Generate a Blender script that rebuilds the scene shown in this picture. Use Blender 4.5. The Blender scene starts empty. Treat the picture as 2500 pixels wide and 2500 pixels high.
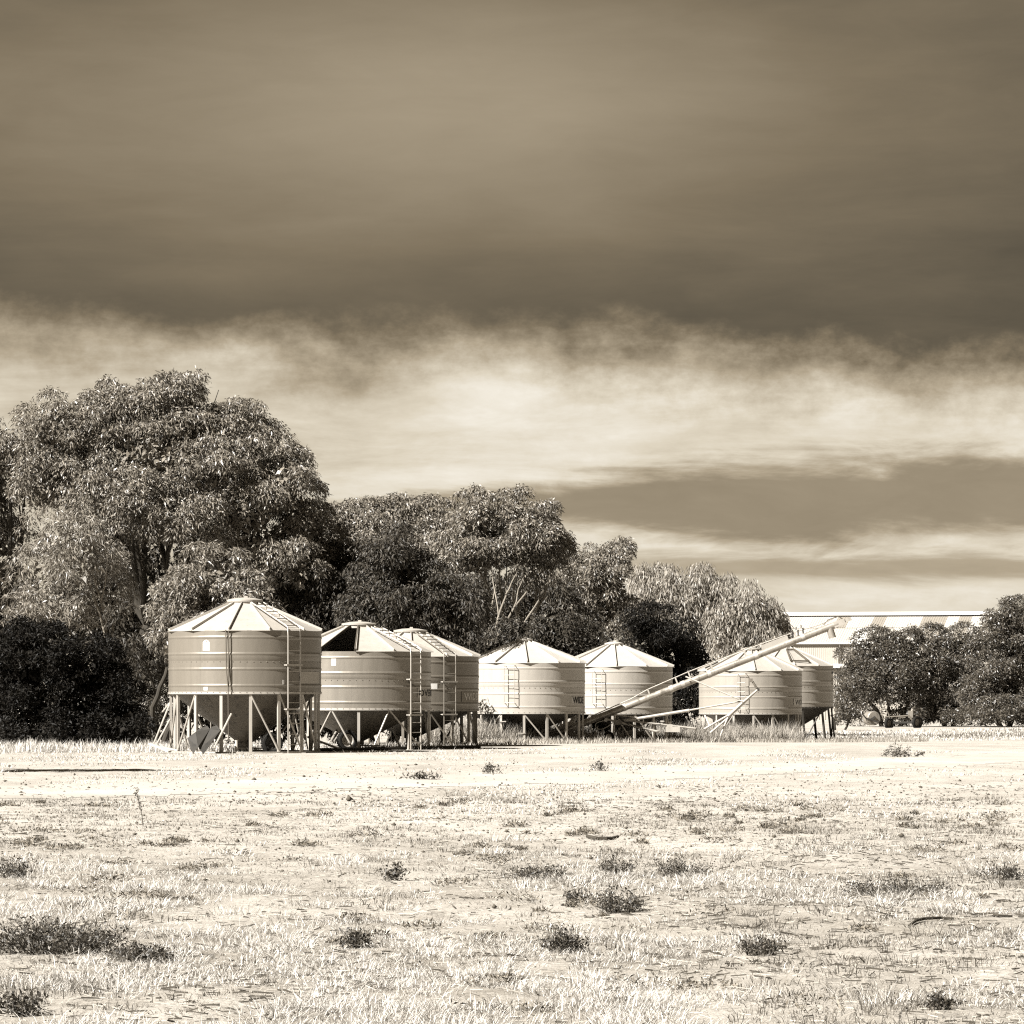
import bpy, math, random
import numpy as np
from mathutils import Vector, Matrix

random.seed(7)
RNG = np.random.default_rng(11)
SC = bpy.context.scene
COL = SC.collection
R_ = math.radians

# ------------------------------------------------------------------ camera
F = 10000.0            # focal length in pixels of the 2500 px photograph
HZ = 1694.0            # horizon row
CAMZ = 1.7
cam = bpy.data.cameras.new('camera')
cam.sensor_width = 36.0
cam.lens = 36.0 * F / 2500.0
cam.shift_y = (HZ - 1250.0) / 2500.0
cam.clip_start = 0.5
cam.clip_end = 20000
camo = bpy.data.objects.new('camera', cam)
camo.location = (0, 0, CAMZ)
camo.rotation_euler = (R_(90), 0, 0)
COL.objects.link(camo)
SC.camera = camo

# ------------------------------------------------------------------ light
SUN_AZ = 52.0          # degrees left of straight behind the camera
SUN_EL = 40.0
sd = Vector((-math.sin(R_(SUN_AZ)) * math.cos(R_(SUN_EL)), -math.cos(R_(SUN_AZ)) * math.cos(R_(SUN_EL)), math.sin(R_(SUN_EL))))
sun = bpy.data.lights.new('sun', 'SUN')
sun.energy = 5.0
sun.angle = R_(0.55)
sun.color = (1.0, 0.98, 0.94)
suno = bpy.data.objects.new('sun', sun)
suno.rotation_euler = sd.to_track_quat('Z', 'Y').to_euler()
suno.location = (-40, -40, 60)
COL.objects.link(suno)

SC.view_settings.view_transform = 'Standard'
SC.view_settings.look = 'None'
SC.view_settings.gamma = 1.0
SC.view_settings.use_curve_mapping = False
SC.view_settings.exposure = 2.0
SC.cycles.max_bounces = 4
SC.cycles.diffuse_bounces = 3
SC.cycles.glossy_bounces = 2
SC.cycles.transmission_bounces = 2
SC.cycles.use_denoising = False
SC.cycles.pixel_filter_type = 'BLACKMAN_HARRIS'
SC.cycles.filter_width = 1.2
SC.cycles.sample_clamp_indirect = 4.0

# ------------------------------------------------------------------ node helper
class NT:
    def __init__(self, tree):
        self.t = tree; self.n = tree.nodes; self.l = tree.links
    def new(self, typ, **kw):
        n = self.n.new(typ)
        for k, v in kw.items(): setattr(n, k, v)
        return n
    def put(self, sock, v):
        if isinstance(v, bpy.types.NodeSocket): self.l.new(v, sock)
        elif v is not None: sock.default_value = v
    def math(self, op, a, b=None, c=None, clamp=False):
        n = self.new('ShaderNodeMath', operation=op); n.use_clamp = clamp
        self.put(n.inputs[0], a); self.put(n.inputs[1], b)
        if c is not None: self.put(n.inputs[2], c)
        return n.outputs[0]
    def mapr(self, v, a, b, c=0.0, d=1.0, smooth=True):
        n = self.new('ShaderNodeMapRange'); n.interpolation_type = 'SMOOTHSTEP' if smooth else 'LINEAR'
        self.put(n.inputs[0], v)
        for i, x in zip((1, 2, 3, 4), (a, b, c, d)): self.put(n.inputs[i], x)
        return n.outputs[0]
    def noise(self, vec, scale, detail=4, rough=0.55, dist=0.0):
        n = self.new('ShaderNodeTexNoise')
        if vec is not None: self.l.new(vec, n.inputs['Vector'])
        n.inputs['Scale'].default_value = scale; n.inputs['Detail'].default_value = detail
        n.inputs['Roughness'].default_value = rough; n.inputs['Distortion'].default_value = dist
        return n.outputs[0]
    def mapping(self, vec, scale=(1, 1, 1), loc=(0, 0, 0), rot=(0, 0, 0)):
        n = self.new('ShaderNodeMapping'); self.l.new(vec, n.inputs[0])
        n.inputs['Scale'].default_value = scale; n.inputs['Location'].default_value = loc; n.inputs['Rotation'].default_value = rot
        return n.outputs[0]
    def mix(self, f, a, b, blend='MIX'):
        n = self.new('ShaderNodeMix', data_type='RGBA', blend_type=blend)
        self.put(n.inputs[0], f)
        for s, v in ((n.inputs[6], a), (n.inputs[7], b)):
            self.put(s, v if isinstance(v, bpy.types.NodeSocket) else (v[0], v[1], v[2], 1))
        return n.outputs[2]
    def ramp(self, v, stops):
        n = self.new('ShaderNodeValToRGB'); self.put(n.inputs[0], v)
        e = n.color_ramp.elements
        while len(e) < len(stops): e.new(0.5)
        for el, (p, c) in zip(e, stops):
            el.position = p; el.color = (c[0], c[1], c[2], 1)
        return n.outputs[0]

def sep(v):
    """the photograph's warm monochrome: a grey value as its sepia colour"""
    k = min(1.0, max(0.0, v))
    q = min(1.0, k * 1.35)
    v = v * 0.6
    return (v, v * (0.845 + 0.115 * q), v * (0.63 + 0.27 * q))

# ------------------------------------------------------------------ world: storm deck over a bright break
W = bpy.data.worlds.new('World'); SC.world = W; W.use_nodes = True
t = NT(W.node_tree); t.n.clear()
tc = t.new('ShaderNodeTexCoord'); D = tc.outputs['Generated']
sx = t.new('ShaderNodeSeparateXYZ'); t.l.new(D, sx.inputs[0])
dx, dy, dz = sx.outputs
hor = t.math('SQRT', t.math('ADD', t.math('MULTIPLY', dx, dx), t.math('MULTIPLY', dy, dy)))
el = t.math('DIVIDE', dz, t.math('MAXIMUM', hor, 0.02))
sky = t.new('ShaderNodeTexSky', sky_type='NISHITA'); sky.sun_disc = False
sky.sun_elevation = R_(SUN_EL); sky.sun_rotation = R_(180 + SUN_AZ)
bw = t.new('ShaderNodeRGBToBW'); t.l.new(sky.outputs[0], bw.inputs[0])
clear = t.math('MULTIPLY', bw.outputs[0], 0.10)                        # monochrome clear air behind the cloud
v1 = t.mapping(D, (1, 1, 2.6))
n_edge = t.noise(t.mapping(D, (1, 1, 1.5), (3.1, 0.2, 0)), 19, 8, 0.66)
n_big = t.noise(t.mapping(D, (1, 1, 2.2), (1.7, 2.3, 0.4)), 5.5, 3, 0.5)
n_str = t.noise(t.mapping(D, (1, 1, 7.0), (0.4, 5.2, 0.9)), 11, 8, 0.62, 0.5)
n_fine = t.noise(t.mapping(D, (1, 1, 3.2), (8.4, 1.1, 0.2)), 38, 8, 0.62, 0.4)
# lower edge of the storm deck
edge = t.math('ADD', t.math('SUBTRACT', t.math('MULTIPLY_ADD', dx, -0.055, 0.0838), t.math('MULTIPLY', t.math('MINIMUM', t.math('MULTIPLY', dx, dx), 0.03), 0.25)), t.math('MULTIPLY', t.math('SUBTRACT', n_edge, 0.5), 0.042))
deck = t.mapr(t.math('SUBTRACT', el, edge), -0.014, 0.011)
# light broken layer under it: streaky
light = t.math('ADD', 0.55, t.math('MULTIPLY', t.math('SUBTRACT', n_str, 0.5), 0.62))
light = t.math('ADD', light, t.math('MULTIPLY', t.math('SUBTRACT', n_fine, 0.5), 0.40))
light = t.math('ADD', light, t.math('MULTIPLY', t.mapr(dx, -0.13, 0.02), 0.18))
light = t.math('ADD', light, t.math('MULTIPLY', clear, 0.06))
light = t.math('ADD', light, t.math('MULTIPLY', t.math('SUBTRACT', n_edge, 0.5), 0.34))
# a darker bank low down to the right
bw_ = t.math('ABSOLUTE', t.math('SUBTRACT', t.math('ADD', el, t.math('MULTIPLY', t.math('SUBTRACT', n_str, 0.5), 0.020)), 0.0468))
bwt = t.math('ADD', bw_, t.mapr(t.math('ADD', dx, t.math('MULTIPLY', t.math('SUBTRACT', n_edge, 0.5), 0.06)), -0.10, 0.07, 0.0125, -0.001))
bwt = t.math('ADD', bwt, t.math('MULTIPLY', t.math('SUBTRACT', n_fine, 0.5), 0.008))
bank = t.mapr(bwt, 0.005, 0.0125, 1, 0)
b2 = t.math('ABSOLUTE', t.math('SUBTRACT', t.math('ADD', el, t.math('MULTIPLY', t.math('SUBTRACT', n_str, 0.5), 0.012)), 0.0310))
bank2 = t.math('MULTIPLY', t.mapr(b2, 0.001, 0.005, 0.75, 0), t.mapr(dx, -0.01, 0.05))
bank = t.math('MAXIMUM', bank, bank2)
bankv = t.math('ADD', 0.30, t.math('MULTIPLY', t.math('SUBTRACT', n_fine, 0.5), 0.10))
lowv = t.math('ADD', t.math('MULTIPLY', light, t.math('SUBTRACT', 1, bank)), t.math('MULTIPLY', bankv, bank))
# the deck itself
pa = t.math('ADD', t.math('POWER', t.math('MULTIPLY', t.math('ADD', dx, 0.005), 9.0), 2.0), t.math('POWER', t.math('MULTIPLY', t.math('SUBTRACT', el, 0.142), 26.0), 2.0))
patch = t.math('POWER', 2.718, t.math('MULTIPLY', pa, -1.0))
deckv = t.math('ADD', t.math('MULTIPLY_ADD', patch, 0.19, 0.112), t.math('MULTIPLY', t.math('SUBTRACT', n_big, 0.5), 0.24))
deckv = t.math('ADD', deckv, t.math('MULTIPLY', t.math('SUBTRACT', n_fine, 0.5), 0.05))
deckv = t.math('ADD', deckv, t.math('MULTIPLY', t.mapr(el, 0.085, 0.15), 0.035))
deckv = t.math('ADD', deckv, t.math('MULTIPLY', t.math('SUBTRACT', n_str, 0.5), 0.075))
deckv = t.math('SUBTRACT', deckv, t.math('MULTIPLY', t.mapr(dx, 0.0, 0.12), 0.03))
val = t.math('ADD', t.math('MULTIPLY', lowv, t.math('SUBTRACT', 1, deck)), t.math('MULTIPLY', t.math('MAXIMUM', deckv, 0.09), deck))
colr = t.ramp(val, [(0.0, (0, 0, 0)), (0.10, (0.112, 0.094, 0.066)), (0.20, (0.222, 0.178, 0.118)), (0.42, (0.46, 0.385, 0.275)), (0.70, (0.74, 0.665, 0.53)), (1.0, (1.0, 0.955, 0.86))])
bg = t.new('ShaderNodeBackground'); bg.inputs['Strength'].default_value = 0.10
sc10 = t.mix(1.0, colr, (2.5, 2.5, 2.5), 'MULTIPLY')
t.l.new(sc10, bg.inputs['Color'])
wo = t.new('ShaderNodeOutputWorld'); t.l.new(bg.outputs[0], wo.inputs[0])

# ------------------------------------------------------------------ materials
MATS = {}
def principled(name):
    m = bpy.data.materials.new(name); m.use_nodes = True
    nt = NT(m.node_tree); b = nt.n['Principled BSDF']
    MATS[name] = m
    return m, nt, b

def bump(nt, b, h, strength=0.3, dist=0.02):
    n = nt.new('ShaderNodeBump'); n.inputs['Strength'].default_value = strength; n.inputs['Distance'].default_value = dist
    nt.l.new(h, n.inputs['Height']); nt.l.new(n.outputs[0], b.inputs['Normal'])

def mat_metal(name, v, metallic=0.5, rough=0.45, spangle=0.14, stain=0.25, rust=0.0):
    m, nt, b = principled(name)
    tc = nt.new('ShaderNodeTexCoord'); o = tc.outputs['Object']
    n1 = nt.noise(o, 55, 3, 0.7)
    n2 = nt.noise(nt.mapping(o, (2.2, 2.2, 0.35)), 1.6, 5, 0.6)
    f = nt.math('ADD', nt.math('MULTIPLY', nt.math('SUBTRACT', n1, 0.5), spangle * 2), nt.math('MULTIPLY', nt.math('SUBTRACT', n2, 0.5), stain * 2))
    n4 = nt.noise(nt.mapping(o, (7, 7, 0.25)), 1.3, 4, 0.65)
    f = nt.math('SUBTRACT', f, nt.mapr(n4, 0.56, 0.74, 0, 0.30 * min(1.0, stain * 4)))
    f = nt.math('ADD', 1.0, f)
    c = nt.mix(1.0, sep(v), nt.mix(1.0, (1, 1, 1), f, 'MULTIPLY'), 'MULTIPLY')
    if rust > 0:
        n3 = nt.noise(nt.mapping(o, (1, 1, 0.6)), 5.0, 6, 0.65)
        c = nt.mix(nt.mapr(n3, 0.62 - rust * 0.2, 0.72 - rust * 0.1, 0, 0.75), c, sep(v * 0.35))
    nt.l.new(c, b.inputs['Base Color'])
    b.inputs['Metallic'].default_value = metallic
    nt.put(b.inputs['Roughness'], nt.math('ADD', rough - 0.06, nt.math('MULTIPLY', n2, 0.14)))
    bump(nt, b, nt.noise(nt.mapping(o, (1, 1, 0.5)), 2.2, 3, 0.5), 0.35, 0.035)
    return m

def mat_flat(name, v, rough=0.7, var=0.25, scale=6.0, metallic=0.0):
    m, nt, b = principled(name)
    tc = nt.new('ShaderNodeTexCoord'); n = nt.noise(tc.outputs['Object'], scale, 5, 0.65)
    f = nt.math('ADD', 1.0 - var, nt.math('MULTIPLY', n, var * 2))
    nt.l.new(nt.mix(1.0, sep(v), nt.mix(1.0, (1, 1, 1), f, 'MULTIPLY'), 'MULTIPLY'), b.inputs['Base Color'])
    b.inputs['Roughness'].default_value = rough; b.inputs['Metallic'].default_value = metallic
    b.inputs['Specular IOR Level'].default_value = 0.2
    return m

def mat_leaf(name, v, rough=0.5, trans=0.25, var=0.5, spec=0.5):
    m, nt, b = principled(name)
    a = nt.new('ShaderNodeAttribute', attribute_name='tone')
    f = nt.math('ADD', 1.0 - var, nt.math('MULTIPLY', a.outputs['Fac'], var * 2))
    c = nt.mix(1.0, sep(v), nt.mix(1.0, (1, 1, 1), f, 'MULTIPLY'), 'MULTIPLY')
    nt.l.new(c, b.inputs['Base Color']); b.inputs['Roughness'].default_value = rough; b.inputs['Specular IOR Level'].default_value = spec
    tr = nt.new('ShaderNodeBsdfTranslucent'); nt.l.new(c, tr.inputs[0])
    mx = nt.new('ShaderNodeMixShader'); mx.inputs[0].default_value = trans
    nt.l.new(b.outputs[0], mx.inputs[1]); nt.l.new(tr.outputs[0], mx.inputs[2])
    nt.l.new(mx.outputs[0], nt.n['Material Output'].inputs[0])
    return m

mat_metal('galv_old', 0.23, 0.3, 0.46, 0.10, 0.12)
mat_metal('galv_spangle', 0.3, 0.4, 0.42, 0.28, 0.14)
mat_metal('galv_new', 0.46, 0.1, 0.44, 0.08, 0.08)
mat_metal('galv_far', 0.37, 0.15, 0.46, 0.10, 0.10)
mat_metal('roof_old', 0.47, 0.15, 0.50, 0.07, 0.16)
mat_metal('roof_new', 0.53, 0.1, 0.48, 0.06, 0.08)
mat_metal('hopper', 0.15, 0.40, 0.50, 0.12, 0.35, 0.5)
mat_metal('hopper_shaded', 0.06, 0.30, 0.55, 0.12, 0.35, 0.5)  # darker hopper copy: weaker ground bounce on these cones is put into the colour
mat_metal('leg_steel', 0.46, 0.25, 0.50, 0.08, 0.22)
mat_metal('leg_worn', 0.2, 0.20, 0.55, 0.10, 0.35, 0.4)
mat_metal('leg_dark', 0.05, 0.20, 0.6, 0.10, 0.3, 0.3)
mat_metal('auger_tube', 0.4, 0.45, 0.42, 0.12, 0.40, 0.45)
mat_metal('auger_frame', 0.48, 0.2, 0.5, 0.08, 0.25, 0.15)
mat_metal('rusty_sheet', 0.035, 0.0, 0.85, 0.1, 0.45, 0.5)
mat_metal('dark_iron', 0.03, 0.2, 0.6, 0.1, 0.4)
mat_flat('ladder_dark', 0.14, 0.55, 0.3, 5, 0.3)
mat_flat('ladder_pale', 0.55, 0.5, 0.2, 5, 0.3)
mat_flat('rubber', 0.012, 0.85, 0.4, 9)
mat_flat('hose', 0.03, 0.6, 0.2)
mat_flat('white_label', 0.86, 0.6, 0.04, 8)
mat_flat('faded_label', 0.62, 0.6, 0.15, 30)
mat_flat('tan_plate', 0.46, 0.6, 0.35, 26)
mat_flat('sign_grey', 0.26, 0.6, 0.35, 26)
mat_flat('letter_black', 0.018, 0.6, 0.2)
mat_flat('letter_pale', 0.55, 0.6, 0.15)
mat_flat('timber', 0.5, 0.8, 0.3, 8)
mat_flat('shed_wall', 0.42, 0.6, 0.12, 3)
mat_flat('shed_roof', 0.52, 0.55, 0.06, 1.2)
mat_flat('shed_roof_b', 0.48, 0.55, 0.06, 1.2)
mat_flat('shed_dull', 0.3, 0.6, 0.08, 1.2)
mat_flat('shed_bright', 0.8, 0.5, 0.05, 1.2)
mat_flat('shed_dark_trim', 0.12, 0.6, 0.1, 1.2)  # dark trim tone for the door post and downpipe
mat_flat('bark_pale', 0.24, 0.8, 0.6, 3.5)
mat_flat('bark_dark', 0.045, 0.85, 0.5, 4)
mat_flat('stone', 0.1, 0.9, 0.7, 0.9)
mat_flat('stick', 0.06, 0.9, 0.4, 9)
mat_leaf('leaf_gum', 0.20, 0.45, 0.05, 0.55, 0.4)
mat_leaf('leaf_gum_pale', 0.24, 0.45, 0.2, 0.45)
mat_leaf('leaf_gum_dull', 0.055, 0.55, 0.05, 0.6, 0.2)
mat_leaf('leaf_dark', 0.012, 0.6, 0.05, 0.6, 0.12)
mat_leaf('leaf_bush', 0.105, 0.42, 0.12, 0.6)
mat_leaf('leaf_pepper', 0.3, 0.55, 0.2, 0.4)
mat_leaf('leaf_weed', 0.08, 0.6, 0.15, 0.7)
mat_leaf('leaf_scrub', 0.17, 0.7, 0.15, 0.8, 0.2)
mat_leaf('blade_pale', 0.62, 0.7, 0.2, 0.42)
mat_leaf('blade_mid', 0.4, 0.7, 0.25, 0.5)
mat_leaf('blade_dull', 0.13, 0.7, 0.2, 0.6)

# ground
def mat_ground(name, track=False):
    m, nt, b = principled(name)
    tc = nt.new('ShaderNodeTexCoord'); o = tc.outputs['Object']
    big = nt.noise(nt.mapping(o, (1, 0.35, 1)), 0.35, 5, 0.6)
    mid = nt.noise(nt.mapping(o, (1, 0.6, 1)), 2.2, 5, 0.65)
    fine = nt.noise(o, 22, 4, 0.7)
    straw = nt.noise(nt.mapping(o, (30, 4, 10), rot=(0, 0, 0.5)), 1.0, 4, 0.7, 1.2)
    a = nt.new('ShaderNodeAttribute', attribute_name='pale')
    so = nt.new('ShaderNodeAttribute', attribute_name='soil')
    v = nt.math('ADD', 0.43 if track else 0.43, nt.math('MULTIPLY', nt.math('SUBTRACT', big, 0.5), 0.42))
    v = nt.math('ADD', v, nt.math('MULTIPLY', nt.math('SUBTRACT', mid, 0.5), 0.14 if track else 0.36))
    v = nt.math('ADD', v, nt.math('MULTIPLY', nt.math('SUBTRACT', fine, 0.5), 0.14 if track else 0.42))
    if not track:
        v = nt.math('SUBTRACT', v, nt.mapr(straw, 0.60, 0.75, 0, 0.22))
    v = nt.math('ADD', v, nt.math('MULTIPLY', a.outputs['Fac'], 0.05))
    v = nt.math('SUBTRACT', v, nt.math('MULTIPLY', so.outputs['Fac'], 0.10))
    v = nt.math('MINIMUM', nt.math('MAXIMUM', v, 0.10), 0.80)
    nt.l.new(nt.ramp(v, [(0, (0, 0, 0)), (0.2, sep(0.2)), (0.5, sep(0.5)), (1.0, sep(1.0))]), b.inputs['Base Color'])
    b.inputs['Roughness'].default_value = 0.95; b.inputs['Specular IOR Level'].default_value = 0.15
    h = nt.math('ADD', nt.math('MULTIPLY', mid, 0.5), nt.math('MULTIPLY', fine, 0.5))
    bump(nt, b, h, 0.25 if track else 0.7, 0.05)
    return m
mat_ground('ground'); mat_ground('track', True)

# ------------------------------------------------------------------ mesh helpers
def finish(o, parent=None, label=None, cat=None, group=None, kind=None):
    COL.objects.link(o)
    if parent is not None: o.parent = parent
    if label: o['label'] = label
    if cat: o['category'] = cat
    if group: o['group'] = group
    if kind: o['kind'] = kind
    return o

def thing(name, label, cat, loc=(0, 0, 0), rz=0.0, group=None, kind=None):
    o = bpy.data.objects.new(name, None); o.location = loc; o.rotation_euler = (0, 0, rz)
    o.empty_display_size = 0.2
    return finish(o, None, label, cat, group, kind)

def np_mesh(name, verts, faces, mat, k, smooth=False, tone=None):
    """verts (N,3), faces (M,k) array"""
    me = bpy.data.meshes.new(name)
    verts = np.ascontiguousarray(verts, dtype=np.float32); faces = np.ascontiguousarray(faces, dtype=np.int32)
    me.vertices.add(len(verts)); me.vertices.foreach_set('co', verts.ravel())
    me.loops.add(faces.size); me.loops.foreach_set('vertex_index', faces.ravel())
    me.polygons.add(len(faces))
    me.polygons.foreach_set('loop_start', np.arange(len(faces), dtype=np.int32) * k)
    if smooth: me.polygons.foreach_set('use_smooth', np.ones(len(faces), dtype=bool))
    if tone is not None:
        at = me.attributes.new('tone', 'FLOAT', 'FACE'); at.data.foreach_set('value', np.asarray(tone, dtype=np.float32))
    me.update(calc_edges=True)
    me.materials.append(MATS[mat])
    return me

class MB:
    def __init__(s): s.v = []; s.f = []
    def add(s, vs, fs):
        n = len(s.v); s.v += [tuple(p) for p in vs]; s.f += [tuple(i + n for i in f) for f in fs]; return s
    def box(s, c, d):
        x, y, z = c; a, b, h = d[0] / 2, d[1] / 2, d[2] / 2
        return s.add([(x + i * a, y + j * b, z + k * h) for i in (-1, 1) for j in (-1, 1) for k in (-1, 1)],
                     [(0, 1, 3, 2), (4, 6, 7, 5), (0, 4, 5, 1), (2, 3, 7, 6), (0, 2, 6, 4), (1, 5, 7, 3)])
    def bar(s, a, b, w, h, up=(0, 0, 1)):
        a = Vector(a); b = Vector(b); d = (b - a).normalized(); u = Vector(up)
        if abs(d.dot(u)) > 0.98: u = Vector((0, 1, 0)) if abs(d.y) < 0.9 else Vector((1, 0, 0))
        sv = d.cross(u).normalized() * (w / 2); uv = sv.cross(d).normalized() * (h / 2)
        vs = [p + i * sv + j * uv for p in (a, b) for i in (-1, 1) for j in (-1, 1)]
        return s.add(vs, [(0, 1, 3, 2), (4, 6, 7, 5), (0, 4, 5, 1), (2, 3, 7, 6), (0, 2, 6, 4), (1, 5, 7, 3)])
    def channel(s, a, b, w, dep, th, out):
        """C section: web facing `out`, two flanges behind it"""
        a = Vector(a); b = Vector(b); o = Vector(out).normalized(); d = (b - a).normalized()
        sv = d.cross(o).normalized()
        s.bar(a, b, th, w, up=sv)
        for k in (-1, 1):
            off = sv * (k * (w / 2 - th / 2)) - o * (dep / 2 + th / 2)
            s.bar(a + off, b + off, dep, th, up=sv)
        return s
    def tube(s, pts, rad, n=8, cap=True):
        pts = [Vector(p) for p in pts]; m = len(pts)
        if not hasattr(rad, '__len__'): rad = [rad] * m
        base = len(s.v); u = None
        for i, p in enumerate(pts):
            d = (pts[min(i + 1, m - 1)] - pts[max(i - 1, 0)]).normalized()
            if u is None: u = d.orthogonal().normalized()
            else:
                u = u - d * u.dot(d); u = u.normalized() if u.length > 1e-6 else d.orthogonal().normalized()
            w = d.cross(u)
            for k in range(n):
                a = 2 * math.pi * k / n
                s.v.append(tuple(p + (u * math.cos(a) + w * math.sin(a)) * rad[i]))
        for i in range(m - 1):
            for k in range(n):
                k2 = (k + 1) % n
                s.f.append((base + i * n + k, base + i * n + k2, base + (i + 1) * n + k2, base + (i + 1) * n + k))
        if cap:
            s.f.append(tuple(base + k for k in range(n))[::-1]); s.f.append(tuple(base + (m - 1) * n + k for k in range(n)))
        return s
    def lathe(s, prof, n=96, a0=0.0, a1=2 * math.pi):
        full = abs(a1 - a0 - 2 * math.pi) < 1e-6
        base = len(s.v); cols = n if full else n + 1
        for i in range(cols):
            a = a0 + (a1 - a0) * i / n
            for r, z in prof: s.v.append((r * math.sin(a), -r * math.cos(a), z))
        m = len(prof)
        for i in range(n):
            j = (i + 1) % cols
            for k in range(m - 1):
                s.f.append((base + i * m + k, base + j * m + k, base + j * m + k + 1, base + i * m + k + 1))
        return s
    def patch(s, r, a0, a1, z0, z1, th=0.004, n=8):
        """thin plate bent round a cylinder"""
        vs = []; fs = []
        for i in range(n + 1):
            a = a0 + (a1 - a0) * i / n
            for rr in (r, r + th):
                for z in (z0, z1): vs.append((rr * math.sin(a), -rr * math.cos(a), z))
        for i in range(n):
            b = i * 4; c = b + 4
            fs += [(b + 2, c + 2, c + 3, b + 3), (b, b + 1, c + 1, c), (b + 1, b + 3, c + 3, c + 1), (b, c, c + 2, b + 2)]
        fs += [(0, 2, 3, 1), (n * 4, n * 4 + 1, n * 4 + 3, n * 4 + 2)]
        return s.add(vs, fs)
    def build(s, name, mat, parent=None, smooth=False, mesh_only=False, **kw):
        me = bpy.data.meshes.new(name); me.from_pydata(s.v, [], s.f); me.materials.append(MATS[mat])
        if smooth:
            me.polygons.foreach_set('use_smooth', [True] * len(me.polygons))
            me.set_sharp_from_angle(angle=R_(38))
        me.update()
        if mesh_only: return me
        return finish(bpy.data.objects.new(name, me), parent, **kw)

def sm(x, a, b):
    u = np.clip((x - a) / (b - a), 0, 1); return u * u * (3 - 2 * u)

_LAT = np.random.default_rng(5).random((64, 64))
def vnoise(x, y, f=1.0, seed=0):
    x = np.asarray(x, dtype=float) * f + seed * 7.13; y = np.asarray(y, dtype=float) * f + seed * 3.71
    xi = np.floor(x).astype(int); yi = np.floor(y).astype(int); fx = x - xi; fy = y - yi
    fx = fx * fx * (3 - 2 * fx); fy = fy * fy * (3 - 2 * fy)
    g = lambda i, j: _LAT[i % 64, j % 64]
    return (g(xi, yi) * (1 - fx) + g(xi + 1, yi) * fx) * (1 - fy) + (g(xi, yi + 1) * (1 - fx) + g(xi + 1, yi + 1) * fx) * fy

def gz(x, y):
    """height of the ground"""
    x = np.asarray(x, dtype=float); y = np.asarray(y, dtype=float)
    z = -0.40 * sm(y, 135, 186)
    amp = 1 - sm(y, 90, 112)
    z = z + amp * (0.05 * (vnoise(x, y, 0.45, 1) - 0.5) + 0.035 * (vnoise(x, y, 1.6, 2) - 0.5) + 0.02 * (vnoise(x, y, 4.5, 3) - 0.5))
    return z
def gz1(x, y): return float(gz(x, y))

K = 2500.0 / 1932.0
def P(xs, ys, Y):           # a pixel of the photograph (2500 px) to a point Y metres away
    return Vector(((xs - 1250.0) / F * Y, Y, CAMZ - (ys - HZ) / F * Y))
def Pd(x, y, Y): return P(x * K, y * K, Y)
def ground_at(xd, yd):      # where a ray through a pixel meets the flat ground
    Y = CAMZ * F / (yd * K - HZ); X = (xd * K - 1250) / F * Y
    for _ in range(4):
        z = gz1(X, Y); Y = (CAMZ - z) * F / (yd * K - HZ); X = (xd * K - 1250) / F * Y
    return X, Y

# ------------------------------------------------------------------ ground and dirt track
def track_mid(x):
    # along the photograph: (-9,71) (0,82) (14,112) metres
    return 82.0 + 1.55 * x + 0.040 * x * x
def ground_pale(x, y):
    p = np.exp(-(((x + 11.0) / 2.4) ** 2 + ((y - 83.5) / 1.3) ** 2) * 1.5) * 1.3
    tm = track_mid(np.clip(x, -20, 18)); d = (y - tm) / 8.0
    return np.clip(p + 0.75 * np.exp(-d * d), 0, 1.2)
def ground_soil(x, y):      # darker loam where the tussocks grow
    a = vnoise(x, y * 0.55, 0.75, 11); b = vnoise(x, y * 0.6, 2.1, 12); c = vnoise(x, y * 0.4, 1.3, 77)
    return (1 - sm(y, 36, 52)) * (0.35 + 0.65 * sm(a * 0.5 + b * 0.2 + c * 0.3, 0.35, 0.65)) * (y > 0)
def grid_mesh(name, xs, ys, mat, dz=0.0, keep=None):
    X, Y = np.meshgrid(xs, ys); Z = gz(X, Y) + dz
    v = np.stack([X, Y, Z], -1).reshape(-1, 3); nx = len(xs); ny = len(ys)
    i = np.arange(nx - 1)[None, :] + np.arange(ny - 1)[:, None] * nx
    f = np.stack([i, i + 1, i + 1 + nx, i + nx], -1).reshape(-1, 4)
    if keep is not None: f = f[keep(v[f].mean(1))]
    me = np_mesh(name, v, f, mat, 4, True)
    at = me.attributes.new('pale', 'FLOAT', 'POINT'); at.data.foreach_set('value', ground_pale(v[:, 0], v[:, 1]).astype(np.float32))
    at = me.attributes.new('soil', 'FLOAT', 'POINT'); at.data.foreach_set('value', ground_soil(v[:, 0], v[:, 1]).astype(np.float32))
    return me
xs = np.concatenate([-np.geomspace(4000, 22, 40), np.arange(-21.5, 21.6, 0.25), np.geomspace(22, 4000, 40)])
ys = np.concatenate([[-400, -100, -30, -5, 8, 14], np.arange(18, 60, 0.25), np.arange(60, 125, 0.6), np.arange(125, 200, 3), np.geomspace(203, 9000, 50)])
finish(bpy.data.objects.new('ground', grid_mesh('ground', xs, ys, 'ground')), kind='structure')
txs = xs[(xs > -21) & (xs < 21)]; tys = ys[(ys > 44) & (ys < 126)]
def on_track(c):
    w = 6.0 + 2.2 * (vnoise(c[:, 0], c[:, 1], 0.25, 9) - 0.5) + 1.6 * (vnoise(c[:, 0], c[:, 1], 1.3, 4) - 0.5)
    return np.abs(c[:, 1] - track_mid(c[:, 0])) < w
finish(bpy.data.objects.new('dirt_track', grid_mesh('dirt_track', txs, tys, 'track', 0.005, on_track)), kind='structure')

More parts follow.
